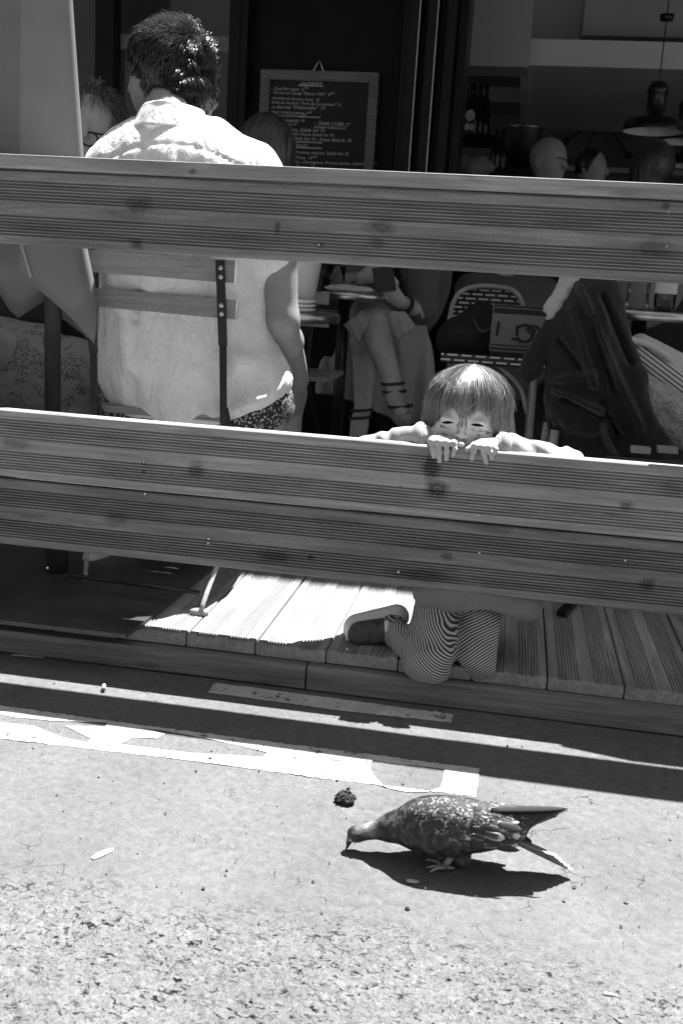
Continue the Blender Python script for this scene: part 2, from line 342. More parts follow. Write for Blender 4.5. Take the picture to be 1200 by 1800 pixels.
nx, ny = 900, 600; gx, gy = np.meshgrid(np.linspace(-1.25, .72, nx), np.linspace(-1.28, -.03, ny), indexing='ij')
gz = road_h(gx, gy); edge = np.minimum.reduce([gx+1.25, .72-gx, gy+1.28])/.02; gz = np.where(edge < 1, gz*np.clip(edge, 0, 1)-.004*(1-np.clip(edge, 0, 1)), gz)-.0012
ii = (np.arange(nx-1)[:, None]*ny+np.arange(ny-1)[None, :]).ravel(); rf = np.stack([ii, ii+ny, ii+ny+1, ii+1], 1)
add('road_surface', (np.stack([gx, gy, gz], -1).reshape(-1, 3), rf), m_asph, smooth=True, kind='structure')
add('road', ([(-60, -60, -.006), (60, -60, -.006), (60, 60, -.006), (-60, 60, -.006)], [[0, 1, 2, 3]]), m_asph, kind='structure')

def flat_shape(name, rings, z, t, mat, kw):                   # 2D filled curve with holes, px rings on the road
    cu = bpy.data.curves.new(name, 'CURVE'); cu.dimensions = '2D'; cu.fill_mode = 'BOTH'; cu.extrude = t/2
    for ring in rings:
        w_ = [G(a, b, z) for a, b in ring]; s = cu.splines.new('POLY'); s.points.add(len(w_)-1); s.use_cyclic_u = True
        for q, k in zip(s.points, w_): q.co = (k[0], k[1], 0, 1)
    o = bpy.data.objects.new(name, cu); COL.objects.link(o); bpy.context.view_layer.update()
    me = bpy.data.meshes.new_from_object(o.evaluated_get(bpy.context.evaluated_depsgraph_get())); COL.objects.unlink(o); bpy.data.objects.remove(o)
    me.materials.clear(); me.materials.append(mat); o = bpy.data.objects.new(name, me); COL.objects.link(o); o.location = (0, 0, z)
    for k, q in kw.items(): o[k] = q
    return o
def paintmat():
    n = NT('road_paint'); v = n.mapping(); a = n.noise(v, 55, 6, .7); b = n.noise(v, 300, 3)
    e = n.voro(n.mapping(), 34, 'DISTANCE_TO_EDGE'); cr = n.math('MULTIPLY', n.ramp(e, 0, .02, 1, 0), n.ramp(n.noise(v, 9, 3), .52, .6, 0, 1))
    c = n.math('MULTIPLY', n.ramp(b, .3, .7, .50, .70), n.ramp(a, .60, .68, 1, .30)); c = n.math('MULTIPLY', c, n.ramp(n.noise(v, 14, 4), .35, .6, .72, 1)); c = n.math('MULTIPLY', c, n.ramp(cr, 0, 1, 1, .35)); n.base(c); n.rough(.75); n.bump(n.math('ADD', a, b), .5, .0015)
    chip = n.math('MAXIMUM', n.math('MULTIPLY', n.ramp(n.noise(v, 38, 6, .7), .57, .60, 0, 1), n.ramp(n.noise(v, 5, 2), .45, .55, .3, 1)), n.ramp(n.noise(v, 240, 4, .7), .66, .69, 0, .9))
    tr = n.t.nodes.new('ShaderNodeBsdfTransparent'); mx = n.t.nodes.new('ShaderNodeMixShader'); n.put(mx.inputs[0], chip); n.t.links.new(n.b.outputs[0], mx.inputs[1]); n.t.links.new(tr.outputs[0], mx.inputs[2]); n.t.links.new(mx.outputs[0], n.out.inputs[0]); return n.m
m_paint = paintmat()
def jit(r, k=.9, sub=4):
    out = []
    for i, (a, b) in enumerate(r):
        c, d = r[(i+1) % len(r)]; m = max(1, int(math.hypot(c-a, d-b)/5))
        for j in range(m): out.append((a+(c-a)*j/m+random.uniform(-k, k), b+(d-b)*j/m+random.uniform(-k, k)))
    return out
arc = [(680, 1385), (665, 1373), (653, 1358), (650, 1345), (655, 1336), (705, 1343), (760, 1349), (781, 1352), (777, 1375), (773, 1384), (750, 1392), (715, 1392)]
rings = [jit([(-260, 1208), (0, 1240), (200, 1268), (500, 1307), (842, 1351), (836, 1400), (560, 1367), (330, 1336), (0, 1298), (-260, 1268)]),
         arc, jit([(248, 1280), (280, 1283), (360, 1297), (470, 1322), (462, 1331), (330, 1323), (210, 1308), (236, 1296), (276, 1298), (290, 1290)], .3),
         jit([(-60, 1245), (30, 1261), (95, 1267), (190, 1270), (185, 1277), (115, 1276), (160, 1298), (153, 1305), (110, 1296), (60, 1276), (-60, 1262)], .3)]
flat_shape('painted_lettering', rings, -.0001, .0004, m_paint, {'kind': 'structure'})
flat_shape('painted_line', [jit([(378, 1200), (600, 1229), (796, 1256), (792, 1270), (600, 1249), (366, 1217)], .5)], -.0001, .0004, m_paint, {'kind': 'structure'})

# ------------------------------------------------------------------ grooved board profile
def groove_profile(w, t, bev=.003, depth=.0048):             # cross-section of a grooved board, width w, face at 0, back at t
    pts = [(0, bev), (bev, 0)]
    def band(a, b, n):
        p = (b-a)/n
        for i in range(n): s = a+i*p; pts.extend([(s+p*.18, 0), (s+p*.34, depth), (s+p*.66, depth), (s+p*.82, 0)])
    band(w*.13, w*.42, 7); band(w*.60, w*.89, 7)
    pts.extend([(w-bev, 0), (w, bev), (w, t-bev), (w-bev, t), (bev, t), (0, t-bev)]); return pts
PR = groove_profile(.145, .027)
def extr(prof, L, n=2):                                      # profile (a, b) extruded along first axis, returns local verts: x along, a, b
    m = len(prof); v = [(x, a, b) for x in np.linspace(0, L, n) for a, b in prof]
    f = [[i*m+j, i*m+(j+1) % m, (i+1)*m+(j+1) % m, (i+1)*m+j] for i in range(n-1) for j in range(m)]+[list(range(m))[::-1], [(n-1)*m+j for j in range(m)]]
    return np.array(v), f
fence = thing('fence', 'grooved pine board fence with one upper and two lower boards and a flat cap', 'fence', (0, 0, 0))
def fboard(z0, mat, Y0=0.0):
    v, f = extr(PR, 4.4, 60); q = np.stack([v[:, 0]-2.6, v[:, 2]+Y0, z0+.145-v[:, 1]], 1)
    q[:, 1] += .0010*vnoise(q[:, 0]*1.5, 0, z0*7, 1); q[:, 2] += .0012*vnoise(q[:, 0]*2.5, 5, z0*7, 2)
    return add('board', (q, f), mat, fence)
fboard(.857, m_woodU, .010); fboard(.373, m_woodL); fboard(.2235, m_woodB, .001)
bx = box((-2.6, -.004, 1.0045), (1.8, .122, 1.0315), .004); add('cap_board', bx, m_cap, fence)
add('added_shade_batten', prism([(.50, .126, .955), (.37, .152, .955), (1.8, .152, .955), (1.8, .126, .955)], (0, 0, 1), .045), m_woodB, fence)  # unseen strip added behind the cap to end the road's light stripe
for X in (-2.45, 1.65): add('post', box((X-.045, .030, .02), (X+.045, .12, 1.0)), m_woodB, fence)
def screw(px, py, Y=-.001, r=.0028):
    p = V(px, py, Y); a = np.arange(10)*math.pi/5
    v = [p+np.array([math.cos(q)*r, 0, math.sin(q)*r]) for q in a]+[p+np.array([math.cos(q)*r*.7, -.0012, math.sin(q)*r*.7]) for q in a]
    add('screw', (v, [[i, (i+1) % 10, 10+(i+1) % 10, 10+i] for i in range(10)]+[list(range(10, 20))]), m_screw, fence)
for s_ in ((367, 947), (366, 955), (253, 812), (1175, 373), (1172, 433), (560, 430), (84, 998), (840, 905), (842, 972), (255, 868), (700, 1005), (1098, 985)): screw(*s_)

# ------------------------------------------------------------------ deck
DZ = .082
deck = bpy.data.objects.new('deck', None); COL.objects.link(deck); deck['kind'] = 'structure'
v, f = extr(groove_profile(.1465, .027, .003, .003), 1.78, 2); pl = np.stack([v[:, 1], v[:, 0], -v[:, 2]], 1)
pl[:, 0] -= .07325
pm = mesh('plank', pl, [q[::-1] for q in f], m_plank)
sx0 = G(964, 1222, DZ)[0]-.003-.0715
for i in range(-14, 10):
    o = bpy.data.objects.new('plank', pm); COL.objects.link(o); o.parent = deck
    o.location = (sx0+i*.1495, -.042+random.uniform(-.001, .001), DZ+random.uniform(-.001, .001)); o.rotation_euler = (0, 0, random.uniform(-.002, .002))
jx = G(537, 1190, .03)[0]
add('beam', box((-3, -.066, .002), (jx-.0015, -.022, .052), .003), m_beam, deck)
add('beam', box((jx+.0015, -.066, .001), (2.2, -.022, .053), .003), m_beam, deck)
add('substructure', box((-3, -.005, 0), (2.2, 1.72, .05)), m_black, deck)
mat_corner = G(222, 1121, .09); mb = G(386, 1012, .09)
pp = [(-2.6, mat_corner[1], .083), tuple(G(222, 1122, .083)), tuple(G(300, 1064, .083)), (G(300, 1064, .083)[0]+.004, .75, .083), (-2.6, .75, .083)]
fl_plate = tag(add('floor_plate', prism(pp, (0, 0, 1), .008), m_mgrey), 'flat dark grey floor plate lying on the deck planks under the parasol pole', 'plate')

# ------------------------------------------------------------------ pavement and cafe front
m_pave = M('pavement_concrete', .14, .85, .2, 8, .4, .002, 90); m_panel = M('black_facade_paint', .007, .4, .3, 6, .1, spec=.15); m_frame = M('dark_frame_paint', .012, .35, .3, 8, .1, spec=.2)
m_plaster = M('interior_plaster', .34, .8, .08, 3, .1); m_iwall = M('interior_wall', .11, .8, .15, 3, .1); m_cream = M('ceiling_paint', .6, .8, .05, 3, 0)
add('pavement', box((-30, 1.745, -.2), (30, 60, .11)), m_pave, kind='structure')
FY = 2.7
fac = thing('cafe_front', 'black painted cafe front with tall window frames and an open bay on the right', 'building', (-.8, FY, .11))
def fbx(name, x0, x1, z0, z1, y0, y1, m, par=None): return add(name, box((x0, y0, z0), (x1, y1, z1)), m, par or fac)
x430, x690, x820 = V(428, 150, FY)[0], V(700, 150, FY)[0], V(812, 150, FY)[0]; x205, x410, x175 = V(208, 100, FY)[0], V(408, 100, FY)[0], V(172, 100, FY)[0]
fbx('panel', x430, x690, .11, 3.3, FY, FY+.05, m_panel); fbx('transom', -6, 5, 3.0, 3.6, FY-.02, FY+.2, m_panel)
fbx('upper_wall', -16, 16, 3.6, 7.0, FY, FY+.3, m_iwall)
for xa, xb, yy in ((x175, x175+.07, 0), (x205-.06, x205, -.03), (x410, x410+.05, -.03), (x410+.07, x430-.01, 0), (x430, x430+.03, -.045)): fbx('frame_post', xa, xb, .11, 3.0, FY-.03+yy, FY+.06+yy, m_frame)
m_glass = NT('window_glass'); m_glass.base(.05); m_glass.rough(.02); sock(m_glass.b, 'Transmission Weight', 1.0); sock(m_glass.b, 'IOR', 1.45); m_glass.base(.9); m_glass = m_glass.m
for xa, xb in ((x205, x410), (-2.6, x175), (-4.2, -2.65)):
    fbx('pane', xa, xb, .9, 3.0, FY+.01, FY+.016, m_glass); fbx('sill_panel', xa, xb, .11, .9, FY, FY+.06, m_panel)
# folded bifold leaves between the panel and the open bay
for i, (px_, dy) in enumerate(((706, .0), (722, -.10), (738, .02), (752, -.12), (768, .0), (783, -.12), (800, .0))):
    xx = V(px_, 200, FY)[0]; o = fbx('folded_leaf', xx, xx+.035, .13, 3.0, FY-.16+dy, FY+.12+dy, m_frame)
    if i in (2, 4): add('pane', box((xx+.036, FY-.12+dy, .5), (xx+.042, FY+.06+dy, 2.9)), m_glass, o)
    if i in (1, 3): add('bright_trim', box((xx+.036, FY-.165+dy, .3), (xx+.040, FY-.15+dy, 2.95)), m_steel, o)
# interior
IY = 6.6
room = bpy.data.objects.new('cafe_interior', None); COL.objects.link(room); room['kind'] = 'structure'
def rb(name, a, b, m): return add(name, box(a, b), m, room)
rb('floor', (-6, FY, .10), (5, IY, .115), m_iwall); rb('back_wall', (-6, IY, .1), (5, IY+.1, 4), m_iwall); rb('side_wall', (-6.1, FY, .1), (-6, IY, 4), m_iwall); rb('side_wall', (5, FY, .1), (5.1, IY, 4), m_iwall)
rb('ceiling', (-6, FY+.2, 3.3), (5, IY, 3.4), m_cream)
def face(name, x0, y0, x1, y1, Y, m, dep=.3):                # block whose front face spans these photo pixels at depth Y
    a = V(x0, y0, Y); b = V(x1, y1, Y); return rb(name, (a[0], Y, b[2]), (b[0], Y+dep, a[2]), m)
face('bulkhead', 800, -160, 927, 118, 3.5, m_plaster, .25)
a = V(790, -160, 3.4)
p0 = V(930, 118, 3.9); zb = p0[2]
rb('ceiling_beam', (V(927, 100, 3.75)[0], 3.85, zb), (3.5, 6.0, zb+.13), m_cream)
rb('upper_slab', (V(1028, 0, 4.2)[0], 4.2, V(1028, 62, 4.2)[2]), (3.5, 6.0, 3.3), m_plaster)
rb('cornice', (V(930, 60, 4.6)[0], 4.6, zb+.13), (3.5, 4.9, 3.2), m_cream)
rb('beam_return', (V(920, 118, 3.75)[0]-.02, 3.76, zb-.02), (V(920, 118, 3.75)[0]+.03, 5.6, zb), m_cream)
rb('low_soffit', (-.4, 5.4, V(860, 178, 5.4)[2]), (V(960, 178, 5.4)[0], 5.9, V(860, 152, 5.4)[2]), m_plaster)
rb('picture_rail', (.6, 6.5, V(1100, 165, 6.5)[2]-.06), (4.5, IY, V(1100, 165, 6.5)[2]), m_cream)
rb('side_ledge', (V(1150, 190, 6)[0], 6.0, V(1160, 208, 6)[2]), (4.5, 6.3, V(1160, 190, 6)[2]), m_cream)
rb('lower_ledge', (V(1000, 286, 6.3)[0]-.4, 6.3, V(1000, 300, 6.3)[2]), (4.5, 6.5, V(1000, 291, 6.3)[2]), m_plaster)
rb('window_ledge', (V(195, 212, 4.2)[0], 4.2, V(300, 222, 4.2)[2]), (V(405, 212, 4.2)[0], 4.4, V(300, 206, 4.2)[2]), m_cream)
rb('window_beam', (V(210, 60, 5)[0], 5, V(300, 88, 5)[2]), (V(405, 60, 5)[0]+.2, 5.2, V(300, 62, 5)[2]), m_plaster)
# awning over the front of the cafe, above the picture
m_awn = M('awning_canvas', .12, .8, .1, 10, .1)
aw = thing('awning', 'dark canvas awning of the cafe front stretched out above the terrace', 'awning', (0, FY, 2.9))
def awn(u, v): X = -5+u*9; yf = 1.42 if X > -.3 else 1.0; return (X, FY+(yf-FY)*v, 3.25-.55*v+.02*math.sin(X*6)*v)
add('canvas', solid(sheet(awn, 40, 6), .004), m_awn, aw)
add('front_bar', tube([(-5, .99, 2.69), (-.42, .99, 2.69), (-.19, 1.41, 2.69), (4, 1.41, 2.69)], .02, 8), m_frame, aw)
# square parasol on the right, above the picture, whose shade covers the deck beside the child
pr = thing('square_parasol', 'open square parasol with dark canvas standing above the right half of the terrace', 'parasol', (1.2, 1.2, DZ))
px0 = V(640, 1100, 0)[0]
def par2(u, v): return (.38+u*2.6, .72+v*1.6, 2.35+.45*(1-max(abs(u-.5), abs(v-.5))*2))
add('canopy', solid(sheet(par2, 11, 11), .004), m_awn, pr); add('pole', tube([(1.3, 1.52, DZ), (1.3, 1.52, 2.8)], .024, 12), m_dgrey, pr); add('base', box((1.05, 1.28, DZ), (1.55, 1.74, DZ+.07), .01), m_dgrey, pr)
# houses across the street, behind the camera
m_house = M('stone_house', .09, .85, .15, 1.5, .2)
def house(x0, x1, h, lab):
    t = thing('house', lab, 'house', (x0, -8, 0), 'houses across the street'); add('wall', box((x0, -14, -.1), (x1, -8, h)), m_house, t)
    for i in range(int((x1-x0)/2.2)):
        for j in range(int(h/3.2)): add('window', box((x0+.8+i*2.2, -8.0, 1+j*3.2), (x0+1.8+i*2.2, -7.97, 2.7+j*3.2)), m_panel, t)
house(-16, -3, 19, 'tall stone house across the street to the left, five storeys'); house(-3, 12, 17, 'lower stone house across the street straight behind the viewer')
# ------------------------------------------------------------------ seated man
def hairmat(name, dark, light, rough=.35, spec=.8):
    n = NT(name); v = n.mapping(); a = n.attr('tone'); n.base(n.mix(a, dark, light)); n.rough(rough); sock(n.b, 'Specular IOR Level', spec); return n.m
m_hairb = hairmat('black_hair', .010, .03, .36, 1.0); m_hairm = hairmat('black_hair_base', .006, .006, .9, .1); m_hairl = hairmat('brown_child_hair', .035, .36, .55, .9); m_hairg = hairmat('grey_hair', .06, .25, .5, .4)
def cloth(name, col, weave=900, rough=.9, trans=.0, bump=.25, var=.06, crease=0):
    n = NT(name); v = n.mapping(); a = n.noise(v, 30, 5, .6); X = n.sep(n.tc.outputs['Object'])
    wv = n.math('ADD', n.noise(n.mapping((1, 1, 14)), weave/6, 2), n.noise(n.mapping((14, 1, 1)), weave/6, 2))
    c = n.math('MULTIPLY', n.ramp(a, .3, .7, col*(1-var), col*(1+var)), n.ramp(wv, .7, 1.3, .90, 1.08)); n.base(c); n.rough(rough); sock(n.b, 'Specular IOR Level', .2)
    sock(n.b, 'Sheen Weight', .2); n.bump(wv if not crease else n.math('ADD', wv, n.math('MULTIPLY', n.math('ADD', n.noise(n.mapping((1, 1, .55)), 20, 5, .55, 1.6), n.math('MULTIPLY', n.noise(n.mapping((1, 1, .4)), 60, 3, .5, 1), .3)), crease)), bump, .0008)
    if trans:
        t = n.t.nodes.new('ShaderNodeBsdfTranslucent'); n.put(t.inputs[0], c); mx = n.t.nodes.new('ShaderNodeMixShader'); mx.inputs[0].default_value = trans
        n.t.links.new(n.b.outputs[0], mx.inputs[1]); n.t.links.new(t.outputs[0], mx.inputs[2]); n.t.links.new(mx.outputs[0], n.out.inputs[0])
    return n.m
m_shirt = cloth('white_cotton_shirt', .92, bump=.8, crease=20); MY = .36
man = thing('person', 'man with short black hair and white shirt sitting with his back to the fence', 'person', V(330, 745, MY))
def P3(px, py, Y): return tuple(V(px, py, Y))
sk_ = lambda n, Y=MY, z=.8: S(n, Y, z)
hc = V(304, 122, MY)
def man_body(p):
    d = cap_(p, P3(300, 222, MY+.03), P3(298, 165, MY+.11), .058, .056)                       # neck
    d = smin(d, ell(p, P3(306, 120, MY+.15), (.082, .092, .097)), .03)               # skull
    d = smin(d, ell(p, P3(280, 152, MY+.18), (.070, .080, .094)), .03)               # face, turned left
    d = smin(d, cap_(p, P3(234, 152, MY+.23), P3(230, 160, MY+.25), .013, .009), .02)  # nose
    d = smin(d, cap_(p, P3(214, 290, MY+.01), P3(432, 300, MY+.01), .07), .05)
    d = smin(d, ell(p, P3(315, 430, MY), (.175, .105, .26)), .06)
    d = smin(d, ell(p, P3(330, 640, MY), (.185, .12, .17)), .06)
    # near arm: shoulder, elbow, hand on the thigh
    d = smin(d, cap_(p, P3(447, 320, MY), P3(487, 440, MY-.01), .062, .050), .03)
    d = smin(d, cap_(p, P3(487, 440, MY-.01), P3(497, 560, MY-.02), .047, .036), .02)
    d = smin(d, cap_(p, P3(497, 565, MY-.02), P3(505, 600, MY+.06), .036, .036), .02)
    d = smin(d, cap_(p, P3(505, 600, MY+.06), P3(528, 668, MY+.30), .036, .024), .02)
    d = smin(d, cap_(p, P3(195, 325, MY), P3(185, 470, MY+.05), .06, .045), .03)
    d = smin(d, cap_(p, P3(185, 470, MY+.05), P3(225, 600, MY+.22), .042, .03), .02)
    # thighs
    for a, b, k in ((P3(440, 722, MY+.02), P3(500, 692, MY+.44), 1), (P3(250, 722, MY+.02), P3(235, 690, MY+.46), 1)):
        d = smin(d, cap_(p, a, b, .088, .062), .03)
        kx = np.array(b); d = smin(d, cap_(p, b, (kx[0], kx[1]+.03, DZ+.08), .055, .04), .02)
    return d
add('body', nets(man_body, (-1.12, .1, .1), (-.38, 1.02, 1.47), .009), m_skin, man, True)
def ear(c, w, hgt, nrm=(0, 1, 0), side=-1):
    def f(p): 
        d = ell(p, c, (w*.45, w*.8, hgt*.5)); return smax(d, -ell(p, (c[0]+side*w*.35, c[1]-w*.3, c[2]+.004), (w*.25, w*.5, hgt*.33)), .004)
    return nets(f, np.array(c)-hgt, np.array(c)+hgt, .0022)
add('ear', ear(V(245, 152, MY+.13), .024, .066), m_skin, man, True)
def folds(p, amp, seed, s=(9, 9, 4)):
    return amp*(vnoise(p[0]*s[0], p[1]*s[1], p[2]*s[2], seed)+.5*vnoise(p[0]*s[0]*2.3+3, p[1]*s[1]*2.3, p[2]*s[2]*2.3, seed+1))
def man_shirt(p):
    d = cap_(p, P3(214, 296, MY+.01), P3(430, 306, MY+.01), .078)
    d = smin(d, cap_(p, P3(255, 255, MY+.03), P3(370, 259, MY+.03), .062), .06)
    d = smin(d, ell(p, P3(318, 440, MY-.01), (.195, .118, .27)), .07)
    d = smin(d, ell(p, P3(322, 560, MY-.01), (.205, .125, .19)), .06)
    d = smin(d, ell(p, P3(333, 655, MY-.015), (.212, .135, .16)), .07); d = smin(d, ell(p, P3(448, 668, MY-.01), (.085, .10, .075)), .03)
    d = smax(d, -cap_(p, P3(512, 556, MY-.05), P3(478, 568, MY-.13), .022, .010), .03)
    d = smin(d, cap_(p, P3(447, 322, MY), P3(474, 440, MY-.01), .070, .066), .04)     # sleeve
    d = smin(d, cap_(p, P3(193, 325, MY), P3(186, 440, MY+.03), .068, .062), .04)
    # big diagonal folds gathered towards the right hip
    q = p[0]*0
    for (a, b, r, s) in (((470, 500), (430, 560), .030, 1), ((478, 572), (425, 600), .026, -1), ((500, 620), (420, 630), .030, 1), ((500, 655), (400, 700), .024, -1),
                      ((190, 470), (240, 640), .03, 1), ((205, 560), (180, 700), .025, -1), ((470, 700), (380, 730), .03, 1), ((250, 520), (230, 700), .02, -1), ((455, 480), (465, 560), .02, 1)):
        g_ = cap_(p, P3(*a, MY-.12), P3(*b, MY-.13), .001); q = q+s*.010*np.exp(-(g_/r)**2)
    d = d-q*1.9+folds(p, .009, 3)*np.clip((V(300, 330, MY)[2]-p[2])/.08, .25, 1)+.0028*vnoise(p[0]*38+6*p[2], p[1]*38, p[2]*12, 8)+.0014*vnoise(p[0]*90, p[1]*90, p[2]*30, 18)
    # yoke seam across the shoulders
    zs = V(320, 262, MY)[2]-.10*np.abs((p[0]-V(320, 262, MY)[0])/.25)**2
    d = d+.003*np.exp(-((p[2]-zs)/.0035)**2)
    d = smax(d, V(350, 745, MY)[2]-.004+.02*np.sin(p[0]*22+1)-p[2], .01)
    return d
sv, sf = nets(man_shirt, (-1.14, .12, .44), (-.44, .60, 1.22), .0055)
add('shirt', (sv, sf), m_shirt, man, True)
def collar(p):
    c = V(304, 200, MY+.03); ax = [p[0]-c[0], p[1]-c[1], p[2]-c[2]]
    r = np.sqrt((ax[0]/1.0)**2+(ax[1]/1.05)**2)
    R_ = .060+.5*np.maximum(-(ax[2]-.012), 0); t = np.abs(r-R_-.006)-.0035
    top = .018+.10*(ax[1]+.06)*0-.25*np.abs(ax[0]+.0)*.35
    return smax(smax(t, ax[2]-top, .004), -.040-ax[2], .004)+.0015*vnoise(p[0]*30, p[1]*30, p[2]*30, 9)
add('collar', nets(collar, V(304, 205, MY+.02)-.12, V(304, 205, MY+.02)+.12, .003), m_shirt, man, True)
# hair: a cap plus strands
hcen = np.array(P3(308, 118, MY+.15)); hr = np.array((.103, .112, .100))
def man_hair(p):
    d = ell(p, hcen, hr*np.array((1, 1, 1.0))); d = smin(d, ell(p, P3(318, 168, MY+.095), (.082, .068, .062)), .03)
    nape = V(310, 197, MY)[2]+.25*np.abs(p[0]-V(322, 195, MY)[0])
    d = smax(d, nape-p[2], .008)
    ex = V(252, 160, MY+.14); d = smax(d, -(np.sqrt((p[0]-ex[0]+.012)**2+(p[2]-ex[2]+.008)**2)-.044), .01)
    fx = V(228, 70, MY)[0]; 
    return d+.006*vnoise(p[0]*45, p[1]*45, p[2]*45, 4)
hv, hf = nets(man_hair, hcen-.16, hcen+.15, .004); add('hair', (hv, hf), m_hairm, man, True, attrs={'tone': np.zeros(len(hv))})
crown = np.array(P3(345, 80, MY+.10)); lines = []; ton = []
vn_ = np.zeros_like(hv)
for c_i in range(4):
    fn_ = np.cross(hv[hf[:, 2]]-hv[hf[:, 0]], hv[hf[:, 3]]-hv[hf[:, 1]]); np.add.at(vn_, hf[:, c_i], fn_)
vn_ /= np.linalg.norm(vn_, axis=1)[:, None]+1e-12
if ((hv-hcen)*vn_).sum() < 0: vn_ = -vn_
pick = rng.integers(0, len(hv), 13000); cand = hv[pick]
for q, n0 in zip(cand, vn_[pick]):
    away = q-crown; away -= n0*(away@n0); L0 = np.linalg.norm(away)+1e-6; away /= L0
    sw = np.cross(n0, away); dir_ = away*.8+sw*.35+rng.normal(0, .22, 3); dir_ -= n0*(dir_@n0)*.6; dir_ /= np.linalg.norm(dir_)
    topz = max(0, (q[2]-hcen[2])/hr[2]); ln = .020+.026*topz*rng.random(); lift = .22+.75*topz*rng.random()
    if q[2] < hcen[2]-.05: ln = .014; lift = .22
    P_ = [q-n0*.002, q+dir_*ln*.5+n0*ln*lift*.5, q+dir_*ln+n0*ln*lift*.55-np.array([0, 0, .15*ln])]
    lines.append(spline(P_, 5)); 
tv, tf = tubes3(lines, .0011); add('hair_strands', (tv, tf), m_hairb, man, False, attrs={'tone': np.repeat(rng.random(len(lines)), 15)})
# patterned shorts showing at the hip, bright in the sun
def shorts(p):
    d = cap_(p, P3(434, 708, MY+.02), P3(490, 694, MY+.34), .104, .082); d = smin(d, ell(p, P3(335, 715, MY+.02), (.2, .13, .10)), .04)
    d = smin(d, cap_(p, P3(245, 716, MY+.04), P3(238, 694, MY+.34), .102, .082), .03); return d+folds(p, .003, 21)
nS = NT('patterned_shorts'); vS = nS.mapping((1, 1, 1)); e_ = nS.voro(vS, 150, 'F1', 'Distance'); nS.base(nS.mix(nS.ramp(e_, .30, .45, 0, 1), .5, .02)); nS.rough(.8); m_short = nS.m
def shorts2(p): 
    y0 = MY+.10; return smax(shorts(p), p[1]-y0, .01)
add('shorts', nets(shorts2, (-1.1, .15, .42), (-.42, .80, .72), .007), m_short, man, True)

# ------------------------------------------------------------------ folding chair under the man
CY = .215; m_leg = M('worn_steel', .32, .5, .3, 60, .2)
ch = thing('folding_chair', 'wooden slatted folding chair with black metal frame holding the man in the white shirt', 'chair', G(357, 1083, DZ))
for n_, (xl, yl, xr, yr, h0) in enumerate(((120, 456, 414, 478, 39), (120, 518, 416, 545, 34))):
    a = V(xl, yl, CY); b = V(xr, yr, CY); s_ = add('slat', obox(a, b, S(h0, CY), .014, (0, .05, 1)), m_slat, ch)
for (x1, y1, x2, y2, X3) in ((387, 458, 393, 752, 0), (150, 470, 166, 752, 0)):
    a = V(x1, y1, CY-.012); b = V(x2-1, y1+150, CY-.010); c = V(x2, y2+10, CY-.02); foot = G(355, 1080, DZ) if x1 > 300 else G(150, 1030, DZ)
    up_ = join(obox(a, b, S(16, CY), .005, (1, 0, 0)), obox(b-(0, 0, -.004), c, S(13, CY), .007, (1, .2, 0)))
    u_ = add('upright', up_, m_black, ch)
    if x1 > 300:
        for yy in (471, 487, 537, 552):
            q = V(387+(yy-458)*.02, yy, CY-.0155); t_, f_ = lathe((0, 0, 0), [(0, 0), (.0022, .001), (.0042, .0005), (.0052, -.001)], 12)
            t_ = np.stack([t_[:, 0]+q[0], q[1]-t_[:, 2], t_[:, 1]+q[2]], 1); add('rivet', (t_, [k[::-1] for k in f_]), m_screw, u_, True)
    leg = spline([(foot[0]+.035, .50, .50), (foot[0]+.016, .285, .27), foot+np.array([.004, .004, .035]), foot+np.array([0, -.002, .01]), foot+np.array([-.02, -.006, .006])] if x1 > 300 else [c, (c+foot)/2, foot+np.array([0, 0, .01])], 16)
    l_ = add('leg', tube(leg, .0055, 10), m_leg, ch, True)
    if x1 > 300: add('foot_pad', tube(spline([foot+np.array([-.025, -.006, .006]), foot+np.array([-.005, -.006, .006]), foot+np.array([.016, -.005, .007])], 8), [.005, .008, .0095, .010, .010, .009, .008, .005], 12), m_leg, l_, True)
    fr = np.array([foot[0], foot[1]+.38, DZ+.01]); add('leg', tube([(c[0], CY+.36, .53), (c[0], CY+.1, .28), (c[0], CY-.02, DZ+.01)] if 0 else [(c[0], .20, .53), (c[0], .55, DZ+.01)], .008, 8), m_black, ch, True)
a = V(130, 1012, .13); b = V(352, 1042, .13); add('cross_rod', tube([a, b], .005, 8), m_black, ch, True)
for i in range(7):
    x0 = V(165, 745, CY)[0]; x1 = V(393, 745, CY)[0]; y_ = CY+.02+i*.05; add('seat_slat', box((x0, y_, .495), (x1, y_+.042, .512), .003), m_slat, ch)

